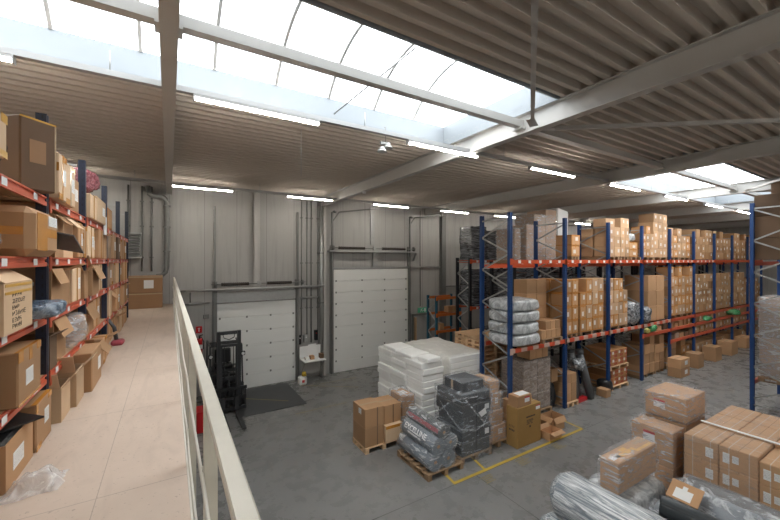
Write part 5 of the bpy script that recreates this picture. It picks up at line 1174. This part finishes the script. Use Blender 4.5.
cr = MB().box(fx - .48, fx + .48, fy - .06, fy + .015, .42, .52).box(fx - .48, fx + .48, fy - .06, fy + .015, .1, .2).box(fx - .5, fx + .5, fy - .07, fy + .01, .72, .80)
for i in range(9): cr.box(fx - .48 + i * .115, fx - .45 + i * .115, fy - .05, fy - .01, .2, .74)
cr.build('carriage', M['black'], t)
for dx in (-.2, .2):
    x = fx + dx; mb = MB(); mb.prism([(fy - .062, .53), (fy - .10, .53), (fy - .11, .1), (fy - 1.4, .062), (fy - 1.42, .045), (fy - .09, .04), (fy - .062, .06)], 'x', x - .055, x + .055); mb.build('fork', M['dgrey'], t)
# ------------------------------------------------------------------ small things by the wall
t = thing('fire_sign', 'small red square fire extinguisher sign on the wall', 'sign', (.88, YF - .03, 2.2)); MB().box(.79, .98, YF - .03, YF - .005, 2.19, 2.42).build('plate', M['red'], t)
MB().box(.87, .90, YF - .033, YF - .031, 2.24, 2.36).box(.85, .92, YF - .033, YF - .031, 2.345, 2.365).build('pictogram', M['white'], t)
t = thing('fire_extinguisher', 'red fire extinguisher hanging on the wall left of the forklift', 'fire extinguisher', (.9, YF - .14, 1.5))
MB().tube([(.9, YF - .14, 1.5), (.9, YF - .14, 1.55), (.9, YF - .14, 1.95), (.9, YF - .14, 2.02)], .085, 16).build('cylinder', M['red'], t)
MB().tube([(.9, YF - .14, 2.02), (.9, YF - .14, 2.1)], .03, 10).bar((.86, YF - .14, 2.11), (1.0, YF - .14, 2.14), .03, .03).build('valve', M['black'], t)
MB().tube([(.95, YF - .16, 2.08), (1.02, YF - .18, 1.9), (1.01, YF - .18, 1.65)], .013, 6).build('hose', M['black'], t); MB().box(.82, .98, YF - .235, YF - .226, 1.68, 1.82).build('label', M['white'], t); MB().box(.86, .94, YF - .05, YF - .004, 1.6, 1.9).build('bracket', M['galvd'], t)
t = thing('red_crate', 'red plastic crate on the floor seen behind the railing', 'crate', (.86, 11.3, 0)); MB().cbox(.62, 1.02, 11.0, 11.5, .002, .55, .03).build('body', M['red'], t); MB().box(.6, 1.04, 10.98, 11.52, .551, .58).build('rim', M['red'], t)
t = thing('wall_desk', 'narrow white wall desk with papers between the two roller doors', 'desk', (4.7, 13.5, .9))
MB().cbox(4.32, 5.17, 13.1, 13.72, .86, .9, .006).build('desktop', M['door'], t); MB().box(4.32, 5.16, 13.72, 13.74, .9, 1.35).build('back_panel', M['white'], t); MB().box(4.33, 5.15, 13.705, 13.719, .3, .858).build('support_panel', M['wall'], t)
for x in (4.36, 5.12): MB().bar((x, 13.7, .3), (x, 13.2, .85), .03, .03).build('bracket', M['galv'], t)
def paper(pts, label): MB().quad(*pts).build('paper_sheet', M['white'], None, label, 'paper', solid=.002)
paper([(4.85, 13.35, .906), (5.05, 13.35, .906), (5.12, 13.04, .905), (4.9, 13.04, .905)], 'white paper lying over the front edge of the wall desk')
paper([(4.62, 13.69, .96), (5.0, 13.69, .98), (4.98, 13.71, 1.42), (4.65, 13.71, 1.4)], 'large white paper leaning upright at the back of the wall desk')
for i, (x, m_) in enumerate(((4.42, 'white'), (4.62, 'card'), (5.0, 'card_d'))): carton(x, x + .15, 13.3, 13.5, .901, 1.0 + .04 * i, m_, 'small tray box on the wall desk, %s from the left' % ORD[i], None, 'tray_box', cat='box')
for i, (x, z, w_, h, m_) in enumerate(((4.35, 1.38, .12, .36, 'black'), (5.02, 1.48, .13, .40, 'black'), (4.58, 1.45, .16, .28, 'galv'), (5.2, 1.3, .16, .2, 'galv'))):
    t = thing('control_box', ('black', 'black', 'grey', 'grey')[i] + ' control box on the wall between the doors, ' + ('by left door rail', 'right of the upright paper', 'above the desk', 'lowest above desk end')[i], 'control box', (x, YF - .08, z))
    MB().cbox(x, x + w_, YF - .13, YF - .004, z, z + h, .01).build('case', M[m_], t); MB().tube([(x + w_ / 2, YF - .131, z + h * .7), (x + w_ / 2, YF - .145, z + h * .7)], .025, 10).build('button', M['red' if i == 1 else 'white'], t)
t = thing('jerrycan', 'white jerrycan with yellow cap on the floor by the left door', 'jerrycan', (4.3, 13.35, 0))
MB().cbox(4.16, 4.46, 13.25, 13.5, .002, .32, .04).build('body', M['door'], t); MB().tube([(4.38, 13.38, .32), (4.38, 13.38, .46)], .1, 12, 0, .07).build('cap', M['yel'], t); MB().box(4.26, 4.36, 13.246, 13.249, .1, .2).build('label', M['red'], t)
t = thing('wall_junction_box', 'small grey box on the wall left of the left roller door', 'junction box', (1.1, YF - .05, 2.7)); MB().cbox(1.02, 1.2, YF - .08, YF - .004, 2.68, 2.82, .01).build('case', M['galvd'], t)
for i, x in enumerate((9.93, 10.0)): MB().box(x - .02, x + .02, YF - .2, YF - .13, .003, 2.0).build('wooden_plank', M['wood' if i else 'woodd'], None, 'narrow wooden plank leaning by the steel door, %s' % ('left', 'right')[i], 'plank')
for i, (x, z) in enumerate(((10.4, 1.56), (10.9, 2.31), (11.2, 2.31))): carton(x, x + .25, 12.65, 12.95, z - .0, z + .28, 'card', 'small brown carton on the low teal rack, %s' % ('lowest shelf', 'upper shelf left', 'upper shelf right')[i], None, 'cardboard_box', cat='box')
